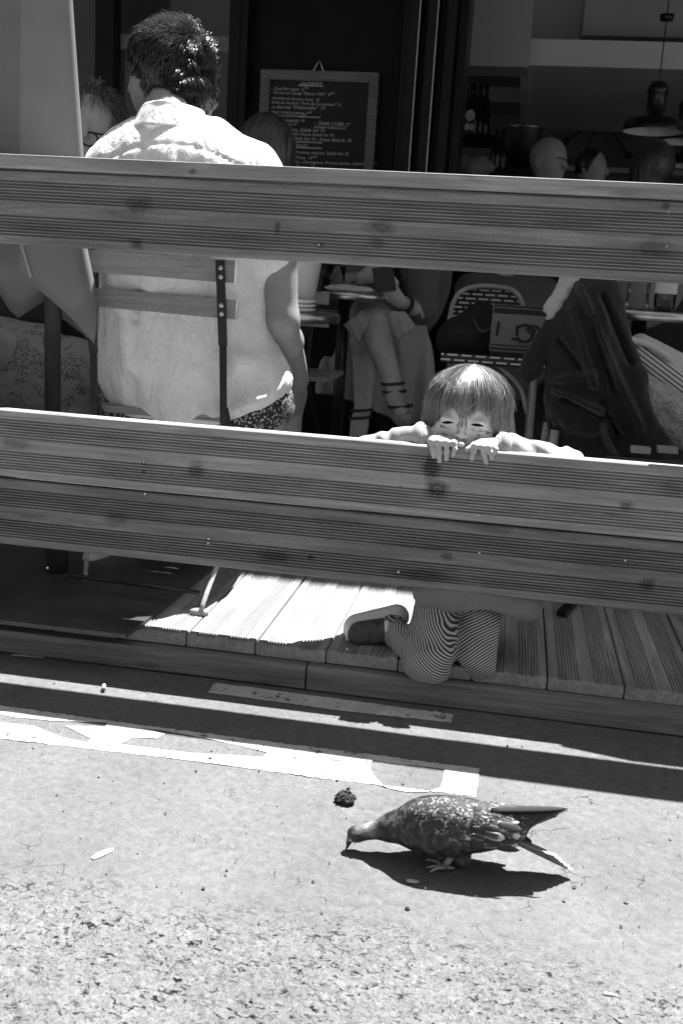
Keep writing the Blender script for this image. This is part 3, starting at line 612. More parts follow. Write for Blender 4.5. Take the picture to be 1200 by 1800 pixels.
# ------------------------------------------------------------------ child leaning on the fence
m_pjs = cloth('pale_child_shirt', .38, var=.08, bump=.5, crease=8); m_dsh = cloth('grey_cotton', .22, bump=.6, crease=14); KY = .105
kid = thing('person', 'child with fair bowl haircut and painted face leaning on the lower boards', 'person', G(820, 1150, DZ))
hc2 = np.array(P3(822, 723, KY)); HZ = hc2[2]
tilt = rot('X', 0)
def head_sdf(p):
    x, y, z = p[0]-hc2[0], p[1]-hc2[1], p[2]-hc2[2]
    q = (x, y, z)
    d = ell(q, (0, .012, .014), (.072, .080, .066))
    d = smin(d, ell(q, (-.005, -.022, -.028), (.060, .050, .042)), .03)               # lower face
    d = smin(d, ell(q, (-.040, -.044, -.038), (.024, .021, .021)), .018)             # cheeks
    d = smin(d, ell(q, (.028, -.044, -.040), (.024, .021, .021)), .018)
    d = smin(d, ell(q, (-.006, -.058, -.057), (.025, .021, .014)), .016)             # upper lip and mouth pushed forward
    d = smax(d, -ell(q, (-.034, -.084, -.014), (.018, .015, .010)), .014)            # eye sockets
    d = smax(d, -ell(q, (.022, -.084, -.015), (.018, .015, .010)), .014)
    d = smin(d, cap_(q, (-.006, -.066, -.012), (-.006, -.078, -.036), .0062, .0085), .012)   # nose
    d = smin(d, ell(q, (-.0062, -.083, -.041), (.0095, .009, .0075)), .006)
    d = smin(d, ell(q, (-.0145, -.077, -.0435), (.0060, .0065, .0052)), .004); d = smin(d, ell(q, (.0025, -.077, -.0440), (.0060, .0065, .0052)), .004)
    for sx, s2 in ((-.034, -.0105), (.022, -.0120)):                                  # heavy lids and the bags below
        d = smin(d, ell(q, (sx, -.063, s2-.002), (.0165, .013, .0095)), .006); d = smin(d, ell(q, (sx+.001, -.064, s2-.014), (.015, .010, .0055)), .006)
    return d
def kid_body(p):
    d = head_sdf(p)
    d = smin(d, cap_(p, P3(830, 790, KY+.055), P3(838, 820, KY+.07), .032), .02)
    d = smin(d, cap_(p, P3(760, 830, KY+.08), P3(905, 845, KY+.08), .036), .03)
    d = smin(d, ell(p, P3(838, 930, KY+.08), (.082, .06, .14)), .04)
    d = smin(d, cap_(p, P3(755, 830, KY+.08), P3(658, 795, KY+.0), .028, .022), .02); d = smin(d, cap_(p, P3(658, 795, KY+.0), P3(748, 770, .045), .026, .021), .015)
    d = smin(d, cap_(p, P3(905, 845, KY+.08), P3(990, 820, KY+.0), .028, .022), .02); d = smin(d, cap_(p, P3(990, 820, KY+.0), P3(880, 786, .045), .026, .021), .015)
    return d
lo_ = hc2-np.array((.24, .12, .45)); hi_ = hc2+np.array((.25, .16, .12))
bv, bf = nets(kid_body, lo_, hi_, .0042)
hv_, hf_ = nets(lambda p: smax(head_sdf(p), -(p[2]-(HZ-.088)), .004), hc2-.105, hc2+.11, .0014)
# face paint: dark streaks down the forehead and around the eyes
def paint_at(v):
    x, z = v[:, 0]-hc2[0], v[:, 2]-hc2[2]; f = (v[:, 1]-hc2[1] < -.01)
    def seg(a, b, w0, w1):
        a = np.array(a); b = np.array(b); ba = b-a; t = np.clip(((x-a[0])*ba[0]+(z-a[1])*ba[1])/(ba@ba), 0, 1)
        d = np.hypot(x-a[0]-t*ba[0], z-a[1]-t*ba[1]); return np.clip(1.35-d/(w0+(w1-w0)*t), 0, 1)
    m = np.zeros(len(v))
    for a in (((-.005, .06), (-.006, .000), .014, .011), ((-.013, .000), (-.015, -.032), .006, .005), ((.002, .000), (.005, -.034), .006, .005), ((-.0065, -.012), (-.0065, -.024), .0028, .0020),
              ((-.048, -.027), (-.026, -.034), .0048, .0058), ((-.026, -.034), (-.018, -.028), .0055, .004), ((-.052, -.040), (-.034, -.044), .0030, .0028), ((.008, -.028), (.026, -.036), .0050, .0052), ((.030, -.028), (.044, -.034), .004, .003), ((.018, -.044), (.034, -.052), .0034, .0030), ((.042, -.030), (.054, -.036), .003, .003),
              ((-.0125, -.0455), (-.0122, -.0456), .0026, .0026), ((.0002, -.0460), (.0004, -.0461), .0026, .0026)):  # last two dots: dark of the nostril openings put into the colour
        m = np.maximum(m, seg(*a)*(1.0 if a[2] < .003 or a[2] > .007 else .88))
    m *= .75+.35*vnoise(v[:, 0]*130, v[:, 1]*130, v[:, 2]*130, 5); return np.clip(m*f, 0, 1)
m_face = M('painted_face_skin', .80, .45, .06, 40, .2, .0004, 400, attrib='paint', acol=.03)
add('body', (bv, bf), m_face, kid, True, attrs={'paint': paint_at(bv)*0})
add('head', (hv_, hf_), m_face, kid, True, attrs={'paint': paint_at(hv_)})
m_lash = M('dark_eyelash', .015, 1.0, .2, 50, 0, spec=0.0)  # dark lash slit of the eyes
for (xa, za, xb, zb) in ((-.047, -.0190, -.024, -.0165), (.0115, -.0175, .036, -.0190)):   # half closed eyes
    L_ = []
    for t_ in np.linspace(0, 1, 9):
        xx = xa+(xb-xa)*t_; zz = za+(zb-za)*t_+.0012*math.sin(math.pi*t_); ys = np.linspace(-.10, -.04, 121); dd_ = head_sdf((np.full(121, xx+hc2[0]), ys+hc2[1], np.full(121, zz+hc2[2]))); k_ = np.argmax(dd_ < 0); L_.append(hc2+np.array((xx, ys[k_]-.0003, zz)))
    add('eye', tube(np.array(L_), [.0008, .0018, .0026, .0030, .0030, .0029, .0025, .0017, .0008], 8), m_lash, kid, True)
# shirt with sleeves on top of the boards, hem hanging below them
def kid_shirt(p):
    d = cap_(p, P3(752, 838, KY+.085), P3(905, 850, KY+.085), .042)
    d = smin(d, ell(p, P3(838, 930, KY+.085), (.098, .068, .16)), .04)
    for a, b, c in ((P3(755, 830, KY+.08), P3(654, 792, KY+.0), P3(742, 770, .042)), (P3(905, 840, KY+.08), P3(994, 818, KY+.0), P3(888, 788, .042))):
        d = smin(d, cap_(p, a, b, .040, .034), .02); d = smin(d, cap_(p, b, c, .033, .0285), .012)
    w_ = .004*np.sin(p[0]*150+vnoise(p[0]*20, p[1]*20, p[2]*20, 2)*3+p[2]*60)
    return d+folds(p, .003, 31, (22, 22, 22))+w_*.6
add('shirt', nets(kid_shirt, hc2-np.array((.27, .12, .36)), hc2+np.array((.26, .2, .06)), .0042), m_pjs, kid, True)
def cuff(c, ax, r, lab=None):
    c = np.array(c); ax = np.array(ax, float); ax /= np.linalg.norm(ax); pts = [c-ax*.012, c-ax*.004, c+ax*.006]; return tube(pts, [r*.96, r*1.05, r*1.02], 20)
add('cuff', cuff(P3(746, 771, .040), V(746, 771, .04)-V(690, 768, .06), .0275), m_pjs, kid, True); add('cuff', cuff(P3(880, 783, .036), V(880, 783, .036)-V(960, 800, .07), .0265), m_pjs, kid, True)
# hands: palm on the board top, fingers bent over its front edge
def hand_mesh(wr, palm, fingers, thumb):
    def f(p):
        d = cap_(p, wr, palm, .0175, .0205, ((0, .25, 1), .68))
        for pts, r in fingers+[thumb]:
            for i in range(len(pts)-1): d = smin(d, cap_(p, pts[i], pts[i+1], r*(1-.07*i), r*(1-.07*(i+1))), .0035 if i else .008)
            d = smin(d, ell(p, pts[1], (r*1.12,)*3), .003)
        return d
    A = np.array([wr, palm]+[q for pts, r in fingers+[thumb] for q in pts]); return nets(f, A.min(0)-.028, A.max(0)+.028, .0017)
def fing(base, k1, k2, tip, r=.0064): return ([base, k1, k2, tip], r)
FYa = -.0105
m_hand = M('child_hand_skin', .50, .5, .08, 60, .25, .0004, 400)
fl = [fing(P3(762, 771, .016), P3(758, 776, -.006), P3(760, 790, FYa), P3(762, 802, -.008)), fing(P3(773, 772, .016), P3(771, 777, -.009), P3(772, 796, FYa), P3(772, 810, -.008)),
      fing(P3(784, 774, .016), P3(784, 778, -.009), P3(785, 794, FYa), P3(784, 807, -.008)), fing(P3(795, 776, .016), P3(797, 779, -.007), P3(799, 790, FYa), P3(796, 800, -.008), .0060)]
add('hand', hand_mesh(P3(750, 774, .042), P3(774, 777, .020), fl, ([P3(790, 775, .02), P3(800, 778, .008), P3(811, 782, .000)], .0065)), m_hand, kid, True)
fr_ = [fing(P3(842, 781, .016), P3(835, 784, -.008), P3(832, 794, FYa), P3(829, 806, -.008)), fing(P3(850, 782, .016), P3(848, 786, -.010), P3(850, 798, FYa), P3(854, 813, -.008), .0060),
       fing(P3(857, 783, .016), P3(858, 786, -.008), P3(862, 796, FYa), P3(864, 806, -.008), .0060), fing(P3(864, 783, .018), P3(868, 785, -.002), P3(871, 790, -.008), P3(870, 797, -.008), .0054)]
add('hand', hand_mesh(P3(874, 780, .040), P3(853, 783, .018), fr_, ([P3(845, 783, .018), P3(833, 783, .004), P3(821, 790, -.004)], .0062)), m_hand, kid, True)
# bowl haircut
hA = hc2+np.array((0, .012, .011))
def surf(th_, ph, k=1.0):                                     # th_ from the crown, ph around, 0 = front
    r = np.array((.089, .091, .081))*k; return hA+np.array((math.sin(th_)*math.sin(ph)*r[0], -math.sin(th_)*math.cos(ph)*r[1], math.cos(th_)*r[2]))
def khair(p):
    d = ell(p, hA, (.083, .086, .075)); x = p[0]-hc2[0]; fr = smax(p[1]-(hc2[1]-.035), 0*x, .001)
    cut = np.where(p[1] < hc2[1]-.030, HZ+.012-.10*np.abs(x), HZ-.055)
    return smax(d, cut-p[2], .01)
kv, kf = nets(khair, hc2-.12, hc2+.12, .003); add('hair', (kv, kf), m_hairl, kid, True, attrs={'tone': .25+0*kv[:, 0]})
lines = []; ton = []; wid = []
for i in range(4600):
    ph = rng.uniform(-math.pi, math.pi); a = abs(ph); side = max(0, min(1, (a-.55)/.5)); 
    if a > 2.2 and rng.random() < .5: continue
    t0 = rng.uniform(.02, .9); end = 1.49+.04*math.cos(ph*7)+rng.normal(0, .06)+.12*float(vnoise(np.array(ph*11.), np.array(.7), np.array(.2), 9)) if side < .3 else 1.60+side*.1
    if a > .42 and a < .75: end += .10*rng.random()+.08
    if a < .14: end += .12
    k = rng.uniform(.955, 1.04); pts = []; wv = rng.normal(0, .05); ph2 = ph+wv
    for j in range(9):
        t = t0+(end-t0)*j/8; pp_ = surf(t, ph+(ph2-ph)*j/8, k*(1+.015*math.sin(j*.8+i)))
        pts.append(pp_)
    if side >= .3:
        ln = (.044+.024*rng.random())*side; out = np.array((math.sin(ph), -math.cos(ph), 0)); curl = rng.uniform(-.15, .38)
        for j in range(1, 5): pts.append(pts[8]+np.array((0, 0, -ln*j/4))+out*ln*(.10*math.sin(j*.9)-.16*j/4+(curl+(.35 if ph > .8 else 0)*rng.random())*(j/4)**3)+np.array((rng.normal(0, .0012), 0, 0)))
    else: pts[-1] = pts[-1]+np.array((0, .003, -.002))
    pts = np.array(pts); lines.append(spline(pts, 10)); cl = vnoise(np.array(ph*9.), np.array(.3), np.array(.1), 3); ton.append(np.clip(.5+.45*float(cl)+rng.normal(0, .18), 0, 1)); wid.append(rng.uniform(.0007, .0012))
for i in range(70):
    ph = rng.uniform(-1.9, 1.9); th_ = rng.uniform(.3, 1.6); a0 = surf(th_, ph, 1.0); a1 = surf(th_+.25, ph+.05, 1.04+.04*rng.random()); a2 = surf(th_+.5, ph+rng.normal(0, .1), 1.05+.10*rng.random()); lines.append(spline([a0, a1, a2], 10)); ton.append(.8); wid.append(.0004)
tv, tf = tubes3(lines, wid); add('hair_strands', (tv, tf), m_hairl, kid, False, attrs={'tone': np.repeat(ton, 30)})
# striped trousers, kneeling
hipA, kneeA, ankA = np.array(P3(772, 1066, .085)), np.array(P3(752, 1163, -.045)), np.array(P3(690, 1112, .05))
hipB, kneeB, ankB = np.array(P3(845, 1078, .085)), np.array(P3(842, 1160, -.015)), np.array(P3(900, 1110, .12))
def kt(p, sub=0):
    d = cap_(p, hipA, kneeA, .060, .052); d = smin(d, cap_(p, kneeA, ankA, .046, .033), .010)
    e = cap_(p, hipB, kneeB, .058, .047); e = smin(e, cap_(p, kneeB, ankB, .042, .036), .012)
    d = smin(d, e, .008); d = smin(d, ell(p, P3(818, 1052, .10), (.10, .06, .07)), .02)
    return d+folds(p, .0050, 41, (26, 26, 26))+.0032*np.sin(60*(p[2]+p[0]*.8)+3*vnoise(p[0]*18, p[1]*18, p[2]*18, 7))
tv, tf = nets(kt, (-.26, -.13, .055), (.02, .22, .26), .0032); tv[:, 2] = np.maximum(tv[:, 2], np.where(tv[:, 1] > -.04, DZ+.001, tv[:, 2]))
def seg_d(v, a, b): ba = b-a; t = np.clip((v-a)@ba/(ba@ba), 0, 1); return np.linalg.norm(v-a-t[:, None]*ba, axis=1)
def along(v, a, b, r):
    ba = (b-a)/np.linalg.norm(b-a); n = np.cross(ba, (0, 1., 0)); n /= np.linalg.norm(n); return (v-a)@n
segs = ((hipA, kneeA), (kneeA, ankA), (hipB, kneeB), (kneeB, ankB)); D_ = np.stack([seg_d(tv, *s) for s in segs]); W_ = np.exp(-D_/.006); W_[2:] *= 1; W_ /= W_.sum(0)
c0 = along(tv, hipA, kneeA, 0); 
ang = np.arctan2(*( ((tv-kneeA)@np.array([0, 0, 1.])), ((tv-kneeA)@np.array([1., 0, 0])) ))
qa = V(862, 1035, -.02); qb = V(925, 1275, -.02); dA = np.minimum(D_[0], D_[1]); dB = np.minimum(D_[2], D_[3])
st_ = np.where(dA < dB, np.hypot(tv[:, 0]-qa[0], tv[:, 2]-qa[2]), np.hypot(tv[:, 0]-qb[0], tv[:, 2]-qb[2]))+.1*tv[:, 1]
ns = NT('striped_ticking'); s__ = ns.math('SINE', ns.math('MULTIPLY', ns.attr('stripe'), 2*math.pi/.0050)); ns.base(ns.mix(ns.ramp(s__, -.35, .15, 0, 1, True), .52, .045)); ns.rough(.9); ns.bump(ns.noise(ns.mapping(), 300, 3), .3, .001); m_stripe = ns.m
add('trousers', (tv, tf), m_stripe, kid, True, attrs={'stripe': st_+.0008*vnoise(tv[:, 0]*25, tv[:, 1]*25, tv[:, 2]*25, 12)})
def kid_hem(p):
    c = V(836, 1034, .066); y = p[1]-c[1]; x = p[0]-c[0]
    d = ell(p, c, (.130, .062, .10)); d = smin(d, cap_(p, P3(755, 1045, .04), P3(925, 1062, .04), .032, .034), .03)
    lowz = V(836, 1080, .0)[2]-.03*x+.010*np.sin(x*34+.6)
    return smax(d+folds(p, .006, 51, (14, 14, 14)), lowz-p[2], .004)
add('shirt_hem', nets(kid_hem, V(836, 1030, .06)-np.array((.17, .12, .1)), V(836, 1030, .06)+np.array((.17, .1, .12)), .004), m_dsh, kid, True)
# shoe lying on its side with the pale sole up
sh0, sh1 = np.array(P3(622, 1112, .055)), np.array(P3(700, 1095, .065)); m_shoe = M('dark_shoe_canvas', .07, .8, .3, 60, .3); m_sole = M('shoe_rubber', .72, .5, .05, 20, .05)
ax_ = (sh1-sh0)/np.linalg.norm(sh1-sh0)
def shoe(p): 
    d = cap_(p, P3(634, 1115, .035), P3(692, 1106, .05), .028, .027); d = d; return d
shv, shf = nets(shoe, sh0-.07, sh0+np.array((.14, .07, .07)), .003); add('shoe', (shv, shf), m_shoe, kid, True)
def sole(p): return smax(cap_(p, P3(630, 1106, .070), P3(697, 1084, .085), .034, .027), -cap_(p, P3(642, 1122, .00), P3(700, 1112, .02), .034, .030), .004)
def toe(p): return smax(cap_(p, P3(619, 1104, .045), P3(615, 1122, .04), .0135, .010), -cap_(p, P3(640, 1112, .05), P3(690, 1104, .06), .026, .02), .003)
add('shoe_sole', nets(sole, sh0-np.array((.06, .06, .02)), sh0+np.array((.15, .08, .08)), .003), m_sole, kid, True); add('toe_cap', nets(toe, sh0-.06, sh0+.06, .0025), m_sole, kid, True)
for a, b in (((664, 1094), (668, 1130)), ((680, 1092), (684, 1124))): add('shoe_strap', tube(spline([P3(a[0], a[1], .032), P3((a[0]+b[0])/2-2, (a[1]+b[1])/2, .022), P3(b[0], b[1], .03)], 8), .0055, 8), m_black if a[0] < 670 else m_sole, kid, True)
cf = (ankA-kneeA)/np.linalg.norm(ankA-kneeA); cv_, cf_ = tube([ankA-cf*.006, ankA+cf*.004, ankA+cf*.018, ankA+cf*.020], [.034, .036, .034, .026], 24)
add('trouser_cuff', (cv_, cf_), m_stripe, kid, True, attrs={'stripe': along(cv_, kneeA, ankA, 0)})
# ------------------------------------------------------------------ closed parasol beside the man
m_canvas = M('parasol_canvas', .30, .85, .12, 6, .35, .0006, 700, trans=.4); UY = .275
pa = thing('closed_parasol', 'closed grey canvas parasol on a thick metal pole beside the man in white', 'parasol', (V(93, 900, .245)[0], .245, .09))
def re_(y): return np.interp(y, [-900, 0, 130, 270, 430, 480, 520, 560, 604], [95, 128, 137, 147, 152, 163, 170, 172, 166])
def panel(x0, xr, yb, Yc, bul, ph):
    def fn(u, v):
        xx = x0+(xr(430)-x0)*u; ybot = yb(x0+(xr(600)-x0)*u); y = -700+(ybot+700)*v; x = x0+(xr(y)-x0)*u
        Y = Yc-bul*math.sin(math.pi*min(u*1.0, 1))**.6+.008*math.sin(u*9+ph+v*2)*u+.0012*math.sin(u*15+v*4)
        if u > .97: Y += (u-.97)*.3
        return V(x, y, Y)
    return fn
add('canopy', solid(sheet(panel(-460, re_, lambda x: np.interp(x, [-460, -190, 0, 60, 110, 168], [400, 380, 462, 503, 548, 606]), .178, .030, 0), 60, 60), .0016), m_canvas, pa, True)
add('canopy_fold', solid(sheet(panel(-190, lambda y: 92+0*y, lambda x: np.interp(x, [-190, -10, 28, 92], [380, 500, 562, 520]), UY+.06, .03, 2), 20, 40), .0016), m_canvas, pa, True)
add('canopy_fold', solid(sheet(panel(110, lambda y: np.interp(y, [-900, 300, 430, 520, 640], [90, 125, 166, 177, 172]), lambda x: np.interp(x, [110, 150, 177], [560, 590, 640]), UY+.03, .02, 1), 10, 40), .0016), m_canvas, pa, True)
add('seam_band', solid(sheet(lambda u, v: V(34+5*u+18*v, 425+62*v, .152), 2, 8), .001), M('seam_tape', .4, .8, .1, 10, 0), pa)
px_ = V(93, 600, .245)[0]; add('pole', tube([(px_, .245, .30), (px_, .245, 2.7)], .0185, 20), m_dgrey, pa, True)
add('base_sleeve', tube([(px_+.012, .245, .09), (px_+.012, .245, .33)], .0265, 24), m_dgrey, pa, True); add('base_flange', tube([(px_+.012, .245, .088), (px_+.012, .245, .096)], .036, 24), m_dgrey, pa)

# ------------------------------------------------------------------ people helpers
def headsdf(c, s=1.0, face=(0, -1)):                         # c centre, face direction in XY
    fx, fy = face; L = math.hypot(fx, fy); fx /= L; fy /= L
    def f(p):
        x = p[0]-c[0]; y = p[1]-c[1]; z = p[2]-c[2]; a = (x*-fy+y*fx)/s; b = (x*fx+y*fy)/s; z = z/s; q = (a, b, z)   # b forward
        d = ell(q, (0, 0, .015), (.076, .095, .095)); d = smin(d, ell(q, (0, .035, -.05), (.055, .055, .065)), .03)
        d = smin(d, cap_(q, (0, .092, .012), (0, .112, -.030), .009, .014), .012)
        for e in (-1, 1):
            d = smax(d, -ell(q, (e*.032, .105, .012), (.02, .018, .011)), .012); d = smin(d, ell(q, (e*.032, .078, .008), (.013, .013, .012)), .004)
            d = smin(d, ell(q, (e*.078, -.005, -.01), (.008, .018, .031)), .004)
        d = smin(d, ell(q, (0, .088, -.058), (.024, .012, .006)), .006); d = smin(d, ell(q, (0, .075, -.09), (.025, .02, .018)), .015)
        return d*s
    return f
def strands(cen, r, n, ln, w, keep, fall=1.0, seed=0):
    R_ = np.random.default_rng(seed); L = []; cen = np.array(cen)
    while len(L) < n:
        d = R_.normal(0, 1, 3); d /= np.linalg.norm(d)
        if not keep(d): continue
        q = cen+d*r; dn = np.array((0, 0, -1.)); t = dn-d*(dn@d); t += R_.normal(0, .15, 3); t /= np.linalg.norm(t)+1e-6; l = ln*(.6+.6*R_.random())
        L.append(spline([q, q+t*l*.5+d*.004, q+t*l*(1-fall)+np.array((0, 0, -1))*l*fall+d*.003], 5))
    return L
# ------------------------------------------------------------------ grey haired person behind the parasol
QY = .95
gp = thing('person', 'grey haired person with glasses and floral trousers sitting behind the closed parasol', 'person', V(60, 760, QY))
gc = V(160, 225, QY)
m_floral = NT('floral_trousers'); vv_ = m_floral.mapping((1, 1, 1)); nz_ = m_floral.noise(vv_, 16, 4, .6, 1.2); n2 = m_floral.noise(vv_, 55, 3, .6, 2.0)
msk = m_floral.math('MULTIPLY', m_floral.ramp(nz_, .48, .56, 0, 1), m_floral.ramp(m_floral.math('ABSOLUTE', m_floral.math('SUBTRACT', n2, .5)), .02, .05, 1, 0)); m_floral.base(m_floral.mix(msk, .26, .02)); m_floral.rough(.85); m_floral = m_floral.m
gbody = lambda p: smin(smin(smin(smin(headsdf(gc, .98, (.25, -1))(p), cap_(p, gc-np.array((0, -.02, .08)), P3(120, 330, QY+.05), .052), .03), ell(p, P3(60, 470, QY+.05), (.18, .12, .30)), .05),
             cap_(p, P3(40, 640, QY), P3(-60, 600, QY-.45), .085, .06), .03), cap_(p, P3(130, 340, QY), P3(140, 560, QY-.05), .05, .035), .03)
add('body', nets(gbody, (-1.75, .3, .3), (-.85, 1.3, 1.6), .010), m_skin2, gp, True)
def gtr(p): 
    d = cap_(p, P3(120, 668, QY-.12), P3(-40, 655, QY-.25), .13, .10); d = smin(d, cap_(p, P3(60, 640, QY-.1), P3(-120, 610, QY-.2), .12), .02); d = smin(d, cap_(p, P3(118, 670, QY-.14), P3(132, 800, QY-.2), .075, .06), .02)
    return d+folds(p, .006, 61, (12, 12, 12))
add('trousers', nets(gtr, (-1.75, .5, .1), (-.85, 1.1, .88), .009), m_floral, gp, True)
m_dkcl = M('dark_clothing', .035, .85, .3, 10, .3, .002, 120)
add('top', nets(lambda p: smin(ell(p, P3(60, 480, QY+.05), (.20, .14, .30)), cap_(p, P3(130, 340, QY), P3(150, 560, QY-.08), .07, .05), .04)+folds(p, .006, 63), (-1.75, .6, .5), (-.8, 1.3, 1.25), .010), m_dkcl, gp, True)
L = strands(gc+np.array((0, .012, .018)), .098, 1800, .05, .001, lambda d: d[2] > -.55 and not (d[1] < -.55 and d[2] < .45), .35, 5)
add('hair', tubes3(L, .0013), m_hairg, gp, False, attrs={'tone': np.repeat(np.random.default_rng(2).random(len(L)), 15)})
add('hair_cap', nets(lambda p: smax(ell(p, gc+np.array((0, .015, .02)), (.085, .1, .1)), gc[2]+.02-.8*(p[1]-gc[1])-p[2], .01), gc-.13, gc+.14, .006), m_hairg, gp, True, attrs={})
g1 = V(163, 243, QY-.10); add('glasses', join(tube([g1+np.array((-.07, .0, 0)), g1+np.array((-.035, -.008, .014)), g1+np.array((0, -.008, .014)), g1+np.array((.03, .02, .012)), g1+np.array((.04, .09, .010))], .003, 6), tube(spline([g1+np.array((-.005+.024*math.cos(a), -.008, .018*math.sin(a)-.004)) for a in np.linspace(0, 6.283, 13)], 24), .003, 6)), m_black, gp, True)
# person with long dark hair beyond the man's shoulder
lp = thing('person', 'person with long dark hair in front of the menu board', 'person', V(470, 745, 1.35)); lc = V(468, 268, 1.35)
add('body', nets(lambda p: smin(smin(headsdf(lc, .98, (-.3, 1))(p), cap_(p, lc-np.array((0, 0, .08)), lc-np.array((0, 0, .2)), .05), .03), smin(ell(p, lc-np.array((0, 0, .42)), (.19, .11, .26)), cap_(p, lc-np.array((.1, -.02, .62)), lc-np.array((.1, -.45, .62)), .08, .06), .05), .03), lc-np.array((.3, .3, .75)), lc+np.array((.3, .6, .15)), .010), m_skin2, lp, True)
def lhair(p):
    d = ell(p, lc+np.array((0, -.005, .012)), (.094, .105, .108)); d = smin(d, cap_(p, lc+np.array((0, -.03, -.03)), lc+np.array((.005, -.04, -.24)), .086, .075, ((0, 1, 0), .7)), .03); return d+.0025*vnoise(p[0]*170, p[1]*60, p[2]*8, 3)
vl, fl_ = nets(lhair, lc-np.array((.15, .18, .36)), lc+.16, .004); m_hairk = hairmat('dark_long_hair', .018, .06, .4, .6)
add('hair', (vl, fl_), m_hairk, lp, True, attrs={'tone': np.clip(.5+.6*vnoise(vl[:, 0]*260, vl[:, 1]*60, vl[:, 2]*9, 3), 0, 1)})
add('top', nets(lambda p: ell(p, lc-np.array((0, 0, .42)), (.20, .12, .27))+folds(p, .004, 71), lc-np.array((.3, .3, .75)), lc+np.array((.3, .3, -.1)), .010), m_dkcl, lp, True)

# ------------------------------------------------------------------ woman with crossed legs
WY = 1.9
wo_ = thing('person', 'woman in a pale skirt and strappy sandals sitting with crossed legs and holding a phone', 'person', V(670, 800, WY))
def woman(p):
    d = cap_(p, P3(700, 560, WY+.30), P3(655, 566, WY-.08), .085, .064)                 # crossing thigh
    d = smin(d, cap_(p, P3(657, 572, WY-.10), P3(690, 672, WY-.20), .056, .034), .02); d = smin(d, cap_(p, P3(664, 600, WY-.07), P3(680, 650, WY-.13), .046, .04), .02)
    d = smin(d, cap_(p, P3(690, 672, WY-.20), P3(694, 700, WY-.22), .030, .032), .01); d = smin(d, cap_(p, P3(694, 700, WY-.23), P3(706, 728, WY-.30), .033, .028), .012)
    e = cap_(p, P3(700, 590, WY+.30), P3(640, 600, WY+.02), .08, .058); e = smin(e, cap_(p, P3(642, 605, WY+.02), P3(638, 715, WY-.0), .052, .034), .02); e = smin(e, cap_(p, P3(640, 620, WY+.05), P3(640, 670, WY+.05), .046, .04), .02)
    e = smin(e, cap_(p, P3(638, 715, WY), P3(632, 740, WY), .031, .034), .01); e = smin(e, cap_(p, P3(632, 745, WY-.02), P3(624, 795, WY-.09), .036, .03), .012)
    d = smin(d, e, .008); d = smin(d, ell(p, P3(712, 480, WY+.28), (.16, .12, .28)), .05)
    d = smin(d, headsdf(V(700, 372, WY+.18), .95, (-.3, -1))(p), .01); d = smin(d, cap_(p, P3(705, 410, WY+.24), P3(708, 440, WY+.27), .05, .06), .02)
    # forearms
    d = smin(d, cap_(p, P3(745, 470, WY+.2), P3(742, 548, WY+.05), .045, .034), .02); d = smin(d, cap_(p, P3(738, 550, WY+.03), P3(703, 530, WY-.06), .034, .026), .015)
    d = smin(d, cap_(p, P3(650, 460, WY+.2), P3(600, 497, WY+.0), .045, .036), .02); d = smin(d, cap_(p, P3(604, 497, WY), P3(640, 488, WY-.08), .034, .024), .015)
    return d
add('body', nets(woman, V(670, 600, WY)-np.array((.42, .45, .50)), V(670, 600, WY)+np.array((.42, .75, .75)), .0085), m_skin2, wo_, True)
def whand(pts_palm, fingers, r=.0095):
    def f(p):
        d = cap_(p, pts_palm[0], pts_palm[1], .026, .034, ((0, 1, .2), .55))
        for F_ in fingers:
            for i in range(len(F_)-1): d = smin(d, cap_(p, F_[i], F_[i+1], r*(1-.08*i), r*(1-.08*(i+1))), .005)
        return d
    A = np.array(list(pts_palm)+[q for F_ in fingers for q in F_]); return nets(f, A.min(0)-.045, A.max(0)+.045, .0032)
hy = WY-.12
add('hand', whand((P3(703, 530, hy), P3(689, 517, hy)), [[P3(690, 506, hy), P3(684, 498, hy-.01), P3(676, 493, hy-.005)], [P3(684, 510, hy), P3(676, 507, hy-.012), P3(668, 503, hy-.006)], [P3(682, 516, hy), P3(674, 514, hy-.012), P3(666, 511, hy-.006)], [P3(682, 523, hy), P3(674, 523, hy-.01), P3(668, 520, hy-.005)], [P3(694, 508, hy), P3(696, 497, hy-.01), P3(690, 487, hy-.01)]]), m_skin2, wo_, True)
add('hand', whand((P3(636, 490, hy), P3(652, 482, hy)), [[P3(655, 475, hy), P3(664, 470, hy-.01), P3(673, 474, hy-.012)], [P3(658, 481, hy), P3(668, 478, hy-.01), P3(674, 484, hy-.012)], [P3(657, 487, hy), P3(667, 488, hy-.01), P3(673, 491, hy-.01)], [P3(652, 491, hy), P3(661, 494, hy-.01), P3(667, 496, hy-.01)], [P3(646, 477, hy), P3(652, 470, hy-.01), P3(660, 470, hy-.015)]]), m_skin2, wo_, True)
add('ring', tube([P3(678, 523, hy-.02), P3(681, 527, hy-.021)], .006, 8), m_steel, wo_); 
wp = np.array(P3(714, 537, WY-.04)); wd = np.array(P3(738, 552, WY+.03))-np.array(P3(703, 530, WY-.06)); wd /= np.linalg.norm(wd); add('bracelet', tube([wp-wd*.006, wp+wd*.006], .034, 16), m_dkcl, wo_, True)
m_skirt = cloth('beige_skirt', .36, 500, bump=.5, crease=8)
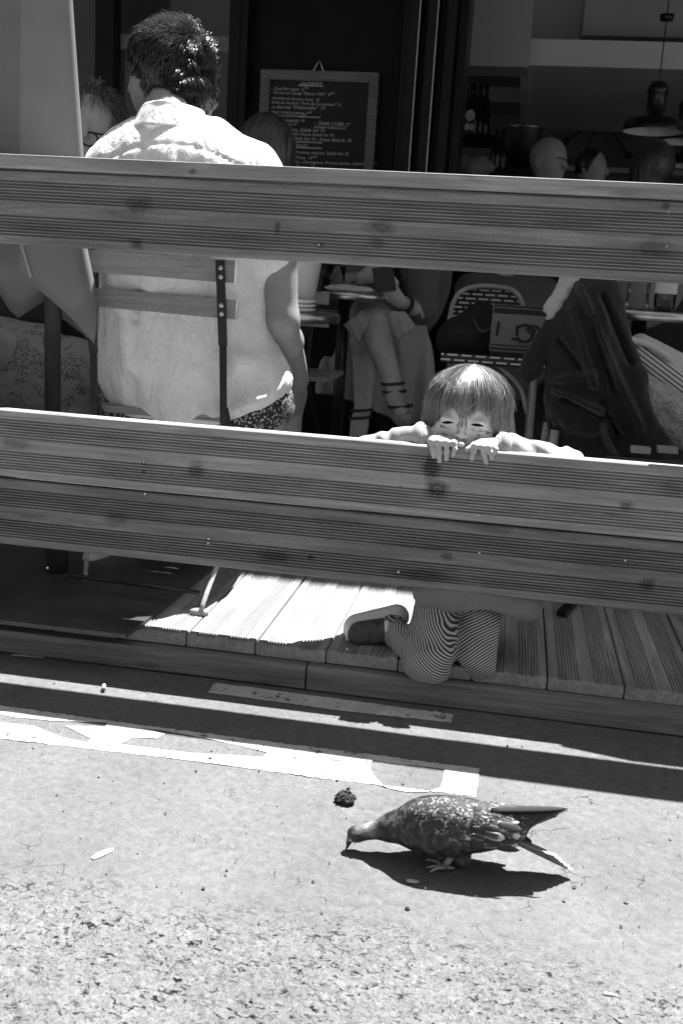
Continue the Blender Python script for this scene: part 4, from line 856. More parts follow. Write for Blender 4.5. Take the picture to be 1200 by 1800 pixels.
def wskirt(p):
    d = cap_(p, P3(690, 563, WY+.25), P3(654, 562, WY-.04), .105, .082)
    hem = cap_(p, P3(660, 556, WY+.0), P3(645, 690, WY+.14), .10, .20, ((0, 1, 0), .45)); hem2 = cap_(p, P3(700, 580, WY+.08), P3(695, 690, WY+.16), .11, .17, ((0, 1, 0), .5)); hem3 = cap_(p, P3(640, 590, WY+.08), P3(612, 690, WY+.14), .06, .10, ((0, 1, 0), .5))
    h = smin(hem, smin(hem2, hem3, .04), .04); h = h+.010*np.sin(p[0]*62+2*vnoise(p[0]*5, p[1]*5, p[2]*3, 2))*np.clip((V(660, 560, WY)[2]-p[2])/.2, 0, 1)
    d = smin(d, h, .02); low = V(660, 722, WY+.1)[2]+.05*np.sin(p[0]*8+1); d = smax(d, low-p[2], .01)
    kx = V(672, 640, WY)[0]; gap = cap_(p, P3(655, 560, WY-.16), P3(678, 735, WY-.26), .070, .078); gap = np.minimum(gap, cap_(p, P3(637, 622, WY-.12), P3(632, 740, WY-.12), .058, .07)); gap = np.minimum(gap, cap_(p, P3(660, 640, WY-.12), P3(658, 740, WY-.12), .06, .08))
    return smax(d, -gap, .012)
add('skirt', nets(wskirt, V(660, 640, WY)-np.array((.36, .36, .26)), V(660, 640, WY)+np.array((.36, .45, .33)), .0065), m_skirt, wo_, True)
flap = [V(600+0, 0, 0)] if 0 else None
def tri(pts, Y, b=.02):
    def fn(u, v):
        a = np.array(pts[0])*(1-u)+np.array(pts[1])*u; c = np.array(pts[3])*(1-u)+np.array(pts[2])*u; q = a*(1-v)+c*v; return V(q[0], q[1], Y-b*math.sin(math.pi*u)+.004*math.sin(u*14+v*5))
    return solid(sheet(fn, 14, 12), .003)
add('skirt_flap', tri([(672, 546), (712, 548), (731, 574), (700, 598)], WY-.20), m_skirt, wo_, True); add('skirt_flap', tri([(604, 571), (636, 545), (654, 552), (630, 604)], WY-.17), m_skirt, wo_, True)
def ring_at(px, py, Y, r, w=.006, ry=.9, tiltx=.12): 
    c = V(px, py, Y); return tube([c+np.array((math.cos(a)*r, math.sin(a)*r*ry, math.cos(a)*tiltx*r)) for a in np.linspace(0, 2*math.pi, 21)], w, 6)
for (x, y, Y, r) in ((690, 674, WY-.20, .040), (693, 688, WY-.21, .040), (703, 714, WY-.27, .042), (635, 720, WY, .041), (633, 733, WY-.01, .043)): add('sandal_strap', ring_at(x, y, Y, r, .0055), m_dkcl, wo_, True)
def sandal(p): return smax(cap_(p, P3(684, 712, WY-.20), P3(709, 734, WY-.32), .030, .036), -cap_(p, P3(690, 700, WY-.23), P3(708, 724, WY-.32), .030, .030), .004)
add('sandal', nets(sandal, V(697, 720, WY-.26)-.13, V(697, 720, WY-.26)+.13, .004), M('cork_sole', .25, .8, .2, 90, .3), wo_, True)
def wtop(p):
    d = ell(p, P3(714, 480, WY+.28), (.18, .14, .28)); d = smin(d, cap_(p, P3(742, 450, WY+.2), P3(741, 545, WY+.06), .072, .060), .03); d = smin(d, cap_(p, P3(741, 548, WY+.05), P3(728, 545, WY+.02), .052, .044), .01); d = smin(d, cap_(p, P3(645, 452, WY+.22), P3(607, 492, WY+.03), .06, .048), .03); return d+folds(p, .006, 81, (14, 14, 8))
add('jacket', nets(wtop, V(690, 500, WY+.2)-np.array((.36, .28, .32)), V(690, 500, WY+.2)+np.array((.30, .28, .28)), .008), cloth('dark_jacket', .10, 300), wo_, True)
add('hair', nets(lambda p: smax(ell(p, V(702, 362, WY+.2), (.09, .1, .115))+.003*np.sin(p[0]*200), (V(702, 372, WY)[2]-.8*(p[1]-WY-.17))-p[2], .01), V(702, 362, WY+.2)-.15, V(702, 362, WY+.2)+.15, .006), m_hairk, wo_, True, attrs={})
ph_ = thing('phone', 'dark phone in a folding case held up by the woman in the pale skirt', 'phone', V(678, 500, hy)); 
add('case', join(obox(V(672, 470, hy-.015), V(678, 512, hy-.035), .075, .010, (1, .3, 0)), obox(V(700, 470, hy+.01), V(700, 520, hy+.01), .07, .008, (1, -.5, 0))), m_black, ph_)
# ------------------------------------------------------------------ round tables and what stands on them
m_glassw = NT('clear_glass'); m_glassw.base(.95); m_glassw.rough(.02); sock(m_glassw.b, 'Transmission Weight', 1.0); sock(m_glassw.b, 'IOR', 1.3); m_glassw = m_glassw.m
m_napk = cloth('white_napkin', .6)
def table(label, px, py, Y, r, base=.11):
    c = V(px, py, Y); t = thing('round_table', label, 'table', (c[0], c[1], base), 'round cafe tables'); z = c[2]
    add('tabletop', lathe((c[0], c[1], 0), [(0, z), (r-.004, z), (r, z-.003), (r, z-.024), (r-.004, z-.027), (0, z-.027)], 48), m_steel, t, True)
    add('pedestal', tube([(c[0], c[1], base+.03), (c[0], c[1], z-.027)], .022, 14), m_black, t, True)
    for a in range(3): q = a*2.09+.4; add('leg', tube([(c[0], c[1], base+.09), (c[0]+math.cos(q)*.13, c[1]+math.sin(q)*.13, base+.05), (c[0]+math.cos(q)*.24, c[1]+math.sin(q)*.24, base+.012)], .012, 8), m_black, t, True)
    return t, (c[0], c[1], z)
t1, c1 = table('round steel rimmed cafe table holding a wine glass beside the woman in the pale skirt', 606, 513, 1.78, .155)
t2, c2 = table('round steel rimmed cafe table with a glass bottle behind the dark coat', 1125, 545, 1.15, .21)
t3, c3 = table('round cafe table with stacked white plates beyond the arm of the man in white', 478, 545, .98, .20, .085)
def item(name, label, cat, x, y, z, prof, mat, part='bowl', n=24, grp=None):
    t = thing(name, label, cat, (x, y, z), grp); add(part, lathe((x, y, z), prof, n), mat, t, True); return t
gw = lambda h, r: [(0, 0), (r*.85, .001), (r*.85, .003), (.005, .008), (.0042, h*.5), (r*.5, h*.56), (r, h*.74), (r*.86, h), (r*.84, h), (r*.96, h*.74), (r*.4, h*.58), (0, h*.56)]
wg = V(621, 510, 1.74); item('wine_glass', 'stemmed wine glass standing at the front of the small table beside the woman', 'glass', wg[0], wg[1], c1[2], gw(.19, .036), m_glassw)
tm = lambda h, r: [(0, 0), (r*.8, 0), (r, h), (r*.95, h), (r*.76, .006), (0, .006)]
tg = V(590, 510, 1.74); item('tumbler', 'short clear tumbler left of the wine glass on the small table', 'glass', tg[0], tg[1], c1[2], tm(.09, .034), m_glassw)
tg = V(565, 510, 1.80); item('dark_tumbler', 'dark filled tumbler at the edge of the small table next to the clear tumbler', 'glass', tg[0], tg[1], c1[2], tm(.085, .03), m_black)
def napkin(p): c = (V(612, 508, 1.70)); return ell(p, (c[0], c1[1]-.07, c1[2]+.012), (.088, .05, .014))+.004*vnoise(p[0]*60, p[1]*60, p[2]*60, 3)
tag(add('napkin', nets(napkin, (V(612, 508, 1.7)[0]-.11, c1[1]-.14, c1[2]-.01), (V(612, 508, 1.7)[0]+.11, c1[1]+.0, c1[2]+.04), .004), m_napk, smooth=True), 'crumpled white napkin on the small table in front of the wine glass', 'napkin')
# plates and wine cooler
pc = V(530, 545, .93); 
for i in range(3): 
    z = c3[2]+.002+i*.0115; item('plate', ('lowest', 'middle', 'topmost')[i]+' white plate of the stack beside the arm of the man in white', 'plate', pc[0]-.02, pc[1], z, [(0, 0), (.045, 0), (.058, .006), (.062, .009), (.060, .0105), (.04, .004), (0, .004)], m_white, 'dish', 40, 'stacked white plates')
wc = V(528, 522, 1.06); item('wine_cooler', 'pale tapered wine cooler behind the stack of white plates', 'cooler', wc[0], 1.06, c3[2]+.001, [(0, 0), (.036, 0), (.045, .05), (.062, .17), (.068, .24), (.064, .24), (.040, .02), (0, .02)], M('pale_cooler', .5, .4, .05, 5, 0), 'bucket', 36)
# on the far right table
bt = V(1165, 548, 1.08); b_ = item('glass_bottle', 'clear glass water bottle with a pale label on the table behind the dark coat', 'bottle', bt[0], bt[1], c2[2], [(0, 0), (.028, 0), (.030, .004), (.030, .13), (.024, .16), (.013, .20), (.013, .25), (.011, .25), (.011, .20), (.026, .13), (.027, .006), (0, .005)], m_glassw, 'glass')
lb, lf = lathe((bt[0], bt[1], c2[2]), [(.0305, .05), (.0305, .115)], 24); add('label', solid((lb, lf), .0006), m_napk, b_)
for dx, cl_, lab in ((-.10, m_glassw, 'clear wine glass behind the collar of the dark coat, left of the bottle'), (-.045, m_glassw, 'clear wine glass between the bottle and the other glass')): item('wine_glass', lab, 'glass', bt[0]+dx, bt[1]+.03, c2[2], gw(.17, .038), cl_, grp='wine glasses near the bottle')
# ------------------------------------------------------------------ wooden chairs farther in
def back_chair(label, xr, y1, y2, w, h, Y, ux):
    a = V(xr, y1, Y); t = thing('wooden_chair', label, 'chair', (a[0]-.1, Y, DZ), 'wooden chairs on the terrace')
    for y in (y1, y2): q = V(xr, y, Y); add('slat', box(q-np.array((w, .008, S(h, Y)/2)), q+np.array((0, .008, S(h, Y)/2)), .002), m_slat, t)
    for x in (a[0]-.05, a[0]-w+.04): add('upright', obox((x, Y+.012, V(xr, y1-8, Y)[2]), (x-.02, Y+.05, .48), .012, .006, (1, 0, 0)), m_black, t); add('leg', tube([(x-.02, Y+.05, .48), (x-.06, Y-.06, DZ+.01)], .008, 8), m_black, t); add('leg', tube([(x-.02, Y+.0, .56), (x+.02, Y+.40, DZ+.01)], .008, 8), m_black, t)
    for k in range(6): add('seat_slat', box((a[0]-w, Y+.05+k*.055, .50), (a[0], Y+.095+k*.055, .515)), m_slat, t)
back_chair('wooden slatted chair seen past the elbow of the man in white, under the plates', 578, 525, 565, .30, 22, 1.25, 0)
back_chair('wooden slatted chair with a pile of bags and fleece on its seat on the right', 1210, 640, 700, .36, 20, 1.25, 0)
# ------------------------------------------------------------------ woven bistro chair
BY = 1.62
m_weave = NT('woven_cane'); vv_ = m_weave.mapping((1, 1, 1), (math.pi/2, 0, 0)); bk = m_weave.t.nodes.new('ShaderNodeTexBrick'); m_weave.t.links.new(vv_, bk.inputs['Vector'])
for k_, q_ in (('Scale', 1.0), ('Mortar Size', .0055), ('Mortar Smooth', .1), ('Brick Width', .0435), ('Row Height', .0155)): sock(bk, k_, q_)
bk.inputs['Color1'].default_value = (.55, .55, .55, 1); bk.inputs['Color2'].default_value = (.65, .65, .65, 1); bk.inputs['Mortar'].default_value = (.012, .012, .012, 1)
m_weave.t.links.new(bk.outputs[0], m_weave.b.inputs['Base Color']); m_weave.rough(.45); m_weave.bump(bk.outputs[1], .5, -.002); m_weave = m_weave.m
m_cane = M('cane', .30, .5, .2, 30, .1)
bc = thing('bistro_chair', 'black and white woven bistro chair holding a black bag and a striped tote', 'chair', V(850, 760, BY))
arch = [(782, 600), (790, 560), (797, 530), (812, 511), (840, 503), (872, 504), (900, 510), (915, 528), (922, 560), (930, 600)]
ap = spline([V(x, y, BY+.0) for x, y in arch], 40); add('back_frame', tube(ap, .0085, 10), m_cane, bc, True)
lft = ap[:20][::-1]; rgt = ap[20:]
def bk_(u, v): a = lft[min(int(v*19), 19)]; b = rgt[min(int(v*19), 19)]; q = a*(1-u)+b*u; return q+np.array((0, .02*math.sin(math.pi*u), 0))
add('woven_back', solid(sheet(bk_, 12, 20), .006), m_weave, bc)
s0, s1 = V(774, 627, BY-.40), V(958, 640, BY-.40); zt = V(860, 626, BY-.40)[2]
add('woven_seat', box((s0[0], BY-.40, zt-.030), (s1[0], BY+.0, zt), .006), m_weave, bc)
for x in (s0[0]+.03, s1[0]-.03):
    for y in (BY-.37, BY-.02): add('leg', tube([(x, y, zt-.03), (x+(.01 if x > s0[0]+.1 else -.01), y, .12)], .011, 8), m_cane, bc, True)
add('brace', tube(spline([(s0[0]+.05, BY-.37, zt-.03), ((s0[0]+s1[0])/2, BY-.37, zt-.11), (s1[0]-.05, BY-.37, zt-.03)], 12) if 0 else spline([(s1[0]-.14, BY-.37, zt-.03), (s1[0]-.07, BY-.37, zt-.09), (s1[0]-.04, BY-.37, zt-.17)], 10), .008, 8), m_cane, bc, True)
bag = thing('black_bag', 'black slouching bag standing on the woven bistro chair', 'bag', (V(840, 625, BY-.2)[0], BY-.2, zt))
def bagf(p): return smin(ell(p, P3(828, 596, BY-.22), (.115, .08, .080)), ell(p, P3(848, 560, BY-.2), (.065, .05, .050)), .04)+folds(p, .008, 91, (16, 16, 10))
add('body', nets(bagf, V(840, 580, BY-.2)-.24, V(840, 580, BY-.2)+.24, .007), M('black_cloth', .006, .8, .3, 20, .3), bag, True)
add('strap', tube(spline([P3(832, 560, BY-.29), P3(842, 580, BY-.31), P3(858, 580, BY-.31), P3(873, 560, BY-.29)], 14), .006, 8), m_dkcl, bag, True)
tote = thing('striped_tote', 'grey tote with dark stripes and large emblem beside the black bag', 'bag', (V(912, 632, BY-.25)[0], BY-.25, zt))
m_tote = cloth('tote_linen', .17, 400); m_tband = M('tote_band', .02, .85, .2, 30, .1)
t0, t9 = V(866, 535, BY-.33), V(968, 640, BY-.33); TY = BY-.33
add('body', box((t0[0], TY, zt+.004), (t9[0], TY+.12, t0[2]), .012), m_tote, tote, True)
for ya, yb_ in ((538, 541), (544, 553), (608, 610), (614, 617), (621, 634)): add('stripe', box((t0[0]+.004, TY-.0012, V(915, yb_, TY)[2]), (t9[0]-.004, TY+.004, V(915, ya, TY)[2])), m_tband, tote)
def arcpts(cx, cy, r, a0, a1, n=16): return [V(cx+r*math.cos(math.radians(a)), cy-r*math.sin(math.radians(a)), TY-.002) for a in np.linspace(a0, a1, n)]
for e_ in (tube(arcpts(921, 586, 15, 130, -150), .0045, 6), tube(arcpts(937, 587, 14, 150, 30), .0035, 6), tube([V(909, 572, TY-.002), V(907, 590, TY-.002)], .004, 6), tube([V(904, 594, TY-.002), V(904, 597, TY-.002)], .009, 8), tube([V(926, 577, TY-.002), V(934, 590, TY-.002), V(942, 578, TY-.002)], .003, 6), tube([V(915, 600, TY-.002), V(915, 602, TY-.002)], .008, 8), tube([V(876, 565, TY-.002), V(872, 590, TY-.002)], .004, 6)): add('emblem_mark', e_, m_tband, tote)
# ------------------------------------------------------------------ dark coat over a chair
XY = .80
m_coat = cloth('dark_coat', .020, 300, bump=.6, var=.2, crease=10)
cch = thing('cane_chair', 'cane legged chair hidden under the dark coat', 'chair', (V(1020, 800, XY)[0], XY, DZ))
for x, y, dx in ((975, .95, 0), (990, .80, .0), (1100, .82, 0), (1110, 1.15, 0)): q = V(x, 700, y); add('leg', tube([(q[0], y, .70), (q[0]-.035, y, DZ)], .013, 10), m_cane, cch, True); add('binding', tube([(q[0]-.012, y, .50), (q[0]-.014, y, .47)], .0145, 10), m_black, cch, True)
add('back_frame', tube(spline([V(975, 700, XY+.05), V(985, 560, XY+.05), V(1010, 505, XY+.05), V(1050, 505, XY+.05), V(1080, 560, XY+.05), V(1090, 700, XY+.05)], 20), .011, 10), m_cane, cch, True)
add('seat', box(V(975, 700, XY)+np.array((0, .04, -.02)), V(1090, 690, XY)+np.array((0, .42, 0))), m_weave, cch)
def coat(p):
    d = ell(p, P3(1035, 560, XY+.02), (.075, .09, .10)); d = smin(d, cap_(p, P3(1030, 575, XY), P3(1035, 700, XY-.01), .088, .105, ((0, 1, 0), .8)), .05)
    d = smin(d, cap_(p, P3(1060, 520, XY+.03), P3(1098, 660, XY), .035, .045), .04); d = smin(d, cap_(p, P3(1072, 650, XY), P3(1140, 785, XY-.02), .042, .05, ((0, 1, 0), .7)), .05)
    d = smin(d, cap_(p, P3(996, 600, XY-.02), P3(990, 690, XY-.02), .048, .05), .03); d = smin(d, cap_(p, P3(1010, 500, XY), P3(1050, 505, XY+.02), .022, .02), .03)
    fl2 = cap_(p, P3(962, 575, XY-.02), P3(936, 645, XY-.05), .012, .034, ((0, 1, 0), .5)); d = smin(d, fl2, .02)
    d = smin(d, cap_(p, P3(1010, 720, XY+.02), P3(1000, 820, XY+.03), .055, .07, ((0, 1, 0), .6)), .03); d = smin(d, cap_(p, P3(1060, 720, XY+.02), P3(1070, 820, XY+.03), .06, .08, ((0, 1, 0), .6)), .03)
    q = 0
    for (a, b, r, s) in (((1020, 505), (1075, 640), .012, 1), ((1005, 545), (1050, 700), .014, 1), ((1075, 640), (1130, 760), .014, 1), ((1060, 520), (1110, 640), .010, -1), ((985, 600), (1020, 650), .012, -1), ((1040, 660), (975, 670), .014, 1), ((1045, 690), (1090, 770), .012, -1), ((975, 690), (1060, 722), .010, 1), ((1040, 560), (1080, 690), .012, -1), ((990, 700), (1060, 740), .009, -1)):
        A_ = P3(*a, XY-.10); B_ = P3(*b, XY-.10); ba = np.array(B_)-np.array(A_); dx = p[0]-A_[0]; dz = p[2]-A_[2]; t = np.clip((dx*ba[0]+dz*ba[2])/(ba[0]**2+ba[2]**2), 0, 1); g_ = np.hypot(dx-t*ba[0], dz-t*ba[2]); q = q+s*.022*np.exp(-(g_/(r*.8))**2)
    return d-q+folds(p, .008, 101, (12, 12, 9))+.002*vnoise(p[0]*50, p[1]*50, p[2]*50, 6)
co = thing('coat', 'dark heavy coat draped over a chair back on the right of the child', 'coat', V(1030, 800, XY))
add('cloth', nets(coat, V(1030, 650, XY)-np.array((.24, .2, .36)), V(1030, 650, XY)+np.array((.34, .2, .33)), .005), m_coat, co, True)
add('belt', tube(spline([P3(1058, 742, XY-.07), P3(1064, 770, XY-.08), P3(1085, 810, XY-.08)], 10), [.010]*10, 8), m_dkcl, co, True)
def towel(p): return cap_(p, P3(1005, 495, XY-.0), P3(968, 548, XY-.03), .034, .020)+.005*vnoise(p[0]*130, p[1]*130, p[2]*130, 2)+.007*vnoise(p[0]*40, p[1]*40, p[2]*40, 3)
tag(add('knitted_scarf', nets(towel, V(988, 520, XY-.02)-.13, V(988, 520, XY-.02)+.13, .004), cloth('white_knit', .42, 200, bump=.6), smooth=True), 'white knitted scarf with a coarse texture tucked behind the top of the dark coat', 'scarf')
PY = .85
fle = thing('fleece', 'rolled grey fleece lying under the striped bag on the chair seat at the right edge', 'fleece', V(1150, 770, PY))
def fleece(p): return smin(smin(cap_(p, P3(1128, 672, PY), P3(1150, 700, PY-.02), .036, .05), cap_(p, P3(1140, 715, PY), P3(1250, 765, PY), .060, .07), .012), cap_(p, P3(1130, 672, PY-.03), P3(1225, 740, PY-.06), .028, .035), .006)+.0035*vnoise(p[0]*170, p[1]*170, p[2]*170, 2)+folds(p, .004, 5)
add('cloth', nets(fleece, V(1170, 720, PY)-np.array((.18, .18, .14)), V(1170, 720, PY)+np.array((.24, .16, .14)), .0038), M('fleece_pile', .42, .95, .35, 150, .8, .003, 260), fle, True)
sb_ = thing('striped_bag', 'pale canvas bag with thin dark stripes lying on the grey fleece', 'bag', V(1160, 660, PY))
def sbag(p): return smin(cap_(p, P3(1118, 622, PY-.01), P3(1260, 730, PY), .036, .062), cap_(p, P3(1125, 605, PY+.05), P3(1260, 690, PY+.07), .030, .05), .01)+folds(p, .004, 15, (16, 16, 16))
bvv, bff = nets(sbag, V(1180, 660, PY)-np.array((.2, .14, .16)), V(1180, 660, PY)+np.array((.22, .2, .16)), .004)
dd = (V(1260, 730, PY)-V(1118, 622, PY)); dd /= np.linalg.norm(dd); nn_ = np.cross(dd, (0, 1, 0)); 
m_sbag = NT('striped_canvas'); s1_ = m_sbag.math('SINE', m_sbag.math('MULTIPLY', m_sbag.attr('stripe'), 2*math.pi/.0105)); m_sbag.base(m_sbag.mix(m_sbag.math('MULTIPLY', m_sbag.ramp(s1_, .45, .65, 0, 1), m_sbag.ramp(m_sbag.attr('stripe'), -.03, -.029, 1, 0) if 0 else m_sbag.ramp(m_sbag.attr('mask'), .4, .6, 0, 1)), .60, .02)); m_sbag.rough(.85); m_sbag.bump(m_sbag.noise(m_sbag.mapping(), 400, 3), .3, .001)
sc = (bvv-V(1118, 622, PY))@nn_; msk_ = ((bvv[:, 1] < PY+.005) & (np.abs(sc) < .033)).astype(float)
add('body', (bvv, bff), m_sbag.m, sb_, True, attrs={'stripe': sc, 'mask': msk_})
add('handle', tube(spline([P3(1098, 622, PY-.04), P3(1088, 604, PY-.05), P3(1100, 597, PY-.05), P3(1140, 606, PY-.045), P3(1180, 632, PY-.04)], 18), [.010]*18, 8), m_sbag.m, sb_, True, attrs={'stripe': np.zeros(144), 'mask': np.zeros(144)})
# seat with two slats below the fleece
sc2 = thing('slatted_bench', 'dark slatted seat with two lighter slats under the grey fleece', 'bench', V(1150, 800, .55))
for xa, xb in ((1108, 1144), (1155, 1192)): add('slat', box(V(xa, 796, .55), V(xb, 788, .55)+np.array((0, .035, 0)), .002), m_slat, sc2)
q = V(1080, 802, .56); add('frame', box(q-np.array((.02, 0, .02)), q+np.array((.40, .02, 0))), m_black, sc2)
for xx in (q[0], q[0]+.34): add('leg', tube([(xx, .58, q[2]-.02), (xx-.02, .50, DZ)], .009, 8), m_black, sc2)
f2 = G(985, 1085, DZ); add('foot_bar', obox(f2+np.array((0, 0, .008)), f2+np.array((.05, .14, .02)), .022, .012, (1, 0, 0)), m_black, sc2)
# ------------------------------------------------------------------ menu board
m_chalkb = M('blackboard', .012, .7, .4, 6, .1); m_chalk = M('chalk', .55, .9, .3, 90, 0); m_bfr = wood('board_frame_wood', .16, var=.25)
tl, tr_, bl = V(461, 122, FY-.03), V(668, 131, FY-.03), V(456, 300, FY-.03)
mb_ = thing('menu_board', 'framed chalk menu board listing starters and dishes on the dark cafe front', 'menu board', (tl[0], FY-.03, tl[2]))
x0, x1, z1 = tl[0], tr_[0], (tl[2]+tr_[2])/2; z0 = z1-1.05; wF = .042; yb = FY-.05
add('slate', box((x0+wF*.5, yb+.008, z0), (x1-wF*.5, FY-.004, z1-wF*.5)), m_chalkb, mb_)
for a, b in (((x0, z1-wF), (x1, z1)), ((x0, z0), (x1, z0+wF)), ((x0, z0+wF), (x0+wF, z1-wF)), ((x1-wF, z0+wF), (x1, z1-wF))): add('frame_bar', box((a[0], yb-.008, a[1]), (b[0], FY-.006, b[1]), .003), m_bfr, mb_)
xm = V(565, 113, FY)[0]; add('hook_wire', tube([(xm-.025, yb, z1), (xm, yb, z1+.045), (xm+.02, yb, z1)], .0025, 6), m_steel, mb_)
R_ang = 0.0
def line(s, px, py, size=.042, sh=.35):
    q = V(px, py, yb+.007); size *= random.uniform(.9, 1.12); text('chalk_lettering', s, (q[0], yb+.0065, q[2]-size*.5), size, mb_, m_chalk, random.uniform(-.012, .022), sh+random.uniform(-.1, .12), .0005)
def rule(px, py, px2): a = V(px, py, yb+.007); b = V(px2, py+2, yb+.007); add('chalk_line', box((a[0], yb+.006, a[2]-.002), (b[0], yb+.0075, a[2]+.002)), m_chalk, mb_)
line('ENTREES', 527, 146, .026, .2); rule(524, 150, 568)
for s, x, y in (('- Oeuf bio mayo  6⁵⁰', 476, 154), ('- Terrine de Cantal "Maison 1905"  8⁰⁰', 475, 161), ('- Assiette de Saumon fumé  10', 474, 170), ('- Boîte de Sardines "Perle de Concarneau" 12', 473, 178), ('- La Burrata "d\'Alexandre"  13', 472, 186), ('- Soupe onions gratinée  9⁰⁰', 471, 194), ('- Melon au Jambon  9⁰⁰', 471, 200), ('Salade Auvergnate 14', 474, 209), ('-  Salade COBB 17', 551, 214), ('   Nordique 17', 480, 216), ('-  Assiette Italienne 20', 546, 221), ('Thon, Salade bio 16', 505, 226), ('Midi Chaud, Salade bio 16', 512, 234), ('Salade bio 14 - Soupe Bolinée 10', 512, 241),
                ('PLATS', 520, 254), ('Pommes sautées, Salade bio 22', 519, 266), ('Frites  19⁰⁰', 519, 275), ('bio, Champignons, Pommes sautées, Salade bio 16⁰⁰', 519, 283), ('Tartare  22', 519, 291)): line(s, x, y, .0185)
rule(523, 205, 563); rule(520, 249, 566); rule(520, 259, 566)
# ------------------------------------------------------------------ inside the cafe
m_lampb = M('lamp_enamel', .012, .3, .2, 10, 0); m_lampw = M('lamp_inside', .8, .4, .05, 10, 0)
def lamp(px, py, Y, label, rr=.145):
    c = V(px, py, Y); x, y, z = c; t = thing('pendant_lamp', label, 'lamp', (x, y, z), 'black pendant lamps in the cafe')
    prof = [(rr, 0), (rr, .012), (rr*.93, .05), (rr*.72, .062), (rr*.36, .085), (rr*.31, .10), (rr*.30, .17), (rr*.33, .175), (rr*.33, .20), (rr*.24, .225), (0, .228)]
    add('shade', lathe((x, y, z), [(q[0]*s_, q[1]) for s_, q in [(1, q) for q in prof]]), m_lampb, t, True); add('shade_lining', lathe((x, y, z-.001), [(rr*.985, .002), (rr*.90, .046), (rr*.6, .055), (0, .06)]), m_lampw, t, True)
    add('bulb', lathe((x, y, z+.01), [(0, 0), (.02, .006), (.028, .025), (.018, .048), (.0, .05)], 14), m_lampw, t, True)
    add('cable', tube([(x, y, z+.22), (x, y, 3.3)], .0035, 6), m_black, t); add('ceiling_cup', lathe((x, y, V(1168, 38, Y)[2]), [(0, 0), (.03, .004), (.035, .03), (0, .034)], 16), m_lampb, t, True)
lamp(1147, 232, 3.4, 'nearest and largest black pendant lamp hanging in the open bay'); lamp(1200, 250, 4.3, 'middle black pendant lamp, half hidden behind the nearest one'); lamp(1205, 292, 5.4, 'farthest and lowest looking pendant lamp by the dark haired woman')
ck = V(1058, 203, 6.5); ct = thing('starburst_clock', 'black starburst wall clock with ball tipped rays on the back wall', 'clock', ck)
add('hub', nets(lambda p: ell(p, ck, (.09, .03, .09)), ck-.12, ck+.12, .012), m_black, ct, True)
for i in range(12):
    a = i*math.pi/6+.15; e = ck+np.array((math.cos(a), 0, math.sin(a)))*(.36 if i % 2 == 0 else .32); add('ray', tube([ck, e], .009, 6), m_black, ct)
    b2, f2_ = lathe(e, [(0, -.03), (.024, -.018), (.03, 0), (.024, .018), (0, .03)], 10); add('ball', (b2, f2_), m_black, ct, True)
# back bar with bottles
BBY = 5.0; sh = thing('back_bar', 'dark bar shelf unit with bottles inside the cafe', 'bar', (V(830, 245, BBY)[0], BBY, .115)); sz = V(830, 240, BBY)[2]
add('shelf', box((V(806, 240, BBY)[0], BBY-.1, sz-.03), (V(880, 240, BBY)[0], BBY+.3, sz)), m_panel, sh); add('counter', box((V(806, 250, BBY)[0], BBY-.2, .115), (V(940, 240, BBY)[0], BBY+.4, V(850, 305, BBY)[2])), m_panel, sh); add('side', box((V(806, 240, BBY)[0]-.03, BBY-.1, .115), (V(806, 240, BBY)[0], BBY+.3, sz)), m_panel, sh)
bp = [(0, 0), (.038, 0), (.040, .01), (.040, .17), (.030, .21), (.014, .24), (.014, .30), (.016, .30), (.016, .315), (0, .315)]
m_bot = M('dark_glass', .01, .1, .1, 5, 0); b_m = lathe((0, 0, 0), bp, 16)
for x, lab, pale in ((809, 'dark bottle with a round label half hidden by the window frame', 1), (824, 'dark bottle with a round pale label standing on the bar shelf', 1), (838, 'plain dark bottle right of the labelled one on the bar shelf', 0), (848, 'plain dark bottle at the end of the bar shelf', 0)):
    q = V(x, 240, BBY-.04); t = thing('bottle', lab, 'bottle', (q[0], BBY-.04, sz), 'bottles on the bar shelf'); add('glass', (b_m[0]+np.array((q[0], BBY-.04, sz)), b_m[1]), m_bot, t, True)
    if pale: add('label', lathe((q[0], BBY-.04, sz), [(.0408, .03), (.0408, .065)], 16), m_napk, t, True); add('round_label', nets(lambda p: ell(p, (q[0], BBY-.082, sz+.115), (.030, .006, .036)), np.array((q[0], BBY-.082, sz+.115))-.05, np.array((q[0], BBY-.082, sz+.115))+.05, .005), m_napk, t, True)
zc = V(915, 300, 4.6)[2]; ib = V(915, 300, 4.6); item('ice_bucket', 'shiny steel ice bucket standing behind the bald man', 'bucket', ib[0], 4.6, zc, [(0, 0), (.09, 0), (.115, .24), (.12, .245), (.11, .24), (.085, .01), (0, .01)], m_steel, 'bucket')
for i, (x, y) in enumerate(((868, 300), (878, 300), (888, 300))): q = V(x, y, 4.6); item('bottle', ('tall bottle left of the ice bucket, farthest from it', 'tall bottle in the middle of the three by the ice bucket', 'tall bottle right beside the ice bucket')[i], 'bottle', q[0], 4.6, q[2], [(a*.8, b*.75) for a, b in bp], m_bot, 'glass', 12, 'bottles by the ice bucket')
cn = V(900, 300, 4.6); tag(add('counter_ledge', box((V(850, 300, 4.6)[0], 4.45, .115), (V(945, 300, 4.6)[0], 4.8, zc-.002)), m_panel), 'dark counter block under the ice bucket inside the cafe', 'counter')
def ngl(p): c = V(828, 292, 2.9); return ell(p, c, (.10, .05, .045))+.012*vnoise(p[0]*22, p[1]*22, p[2]*22, 3)
tag(add('folded_cloth', nets(ngl, V(828, 292, 2.9)-.16, V(828, 292, 2.9)+.16, .007), M('dim_cloth', .12, .8, .2, 20, .3), smooth=True), 'crumpled cloth lying behind the fence cap left of the bald man', 'cloth')
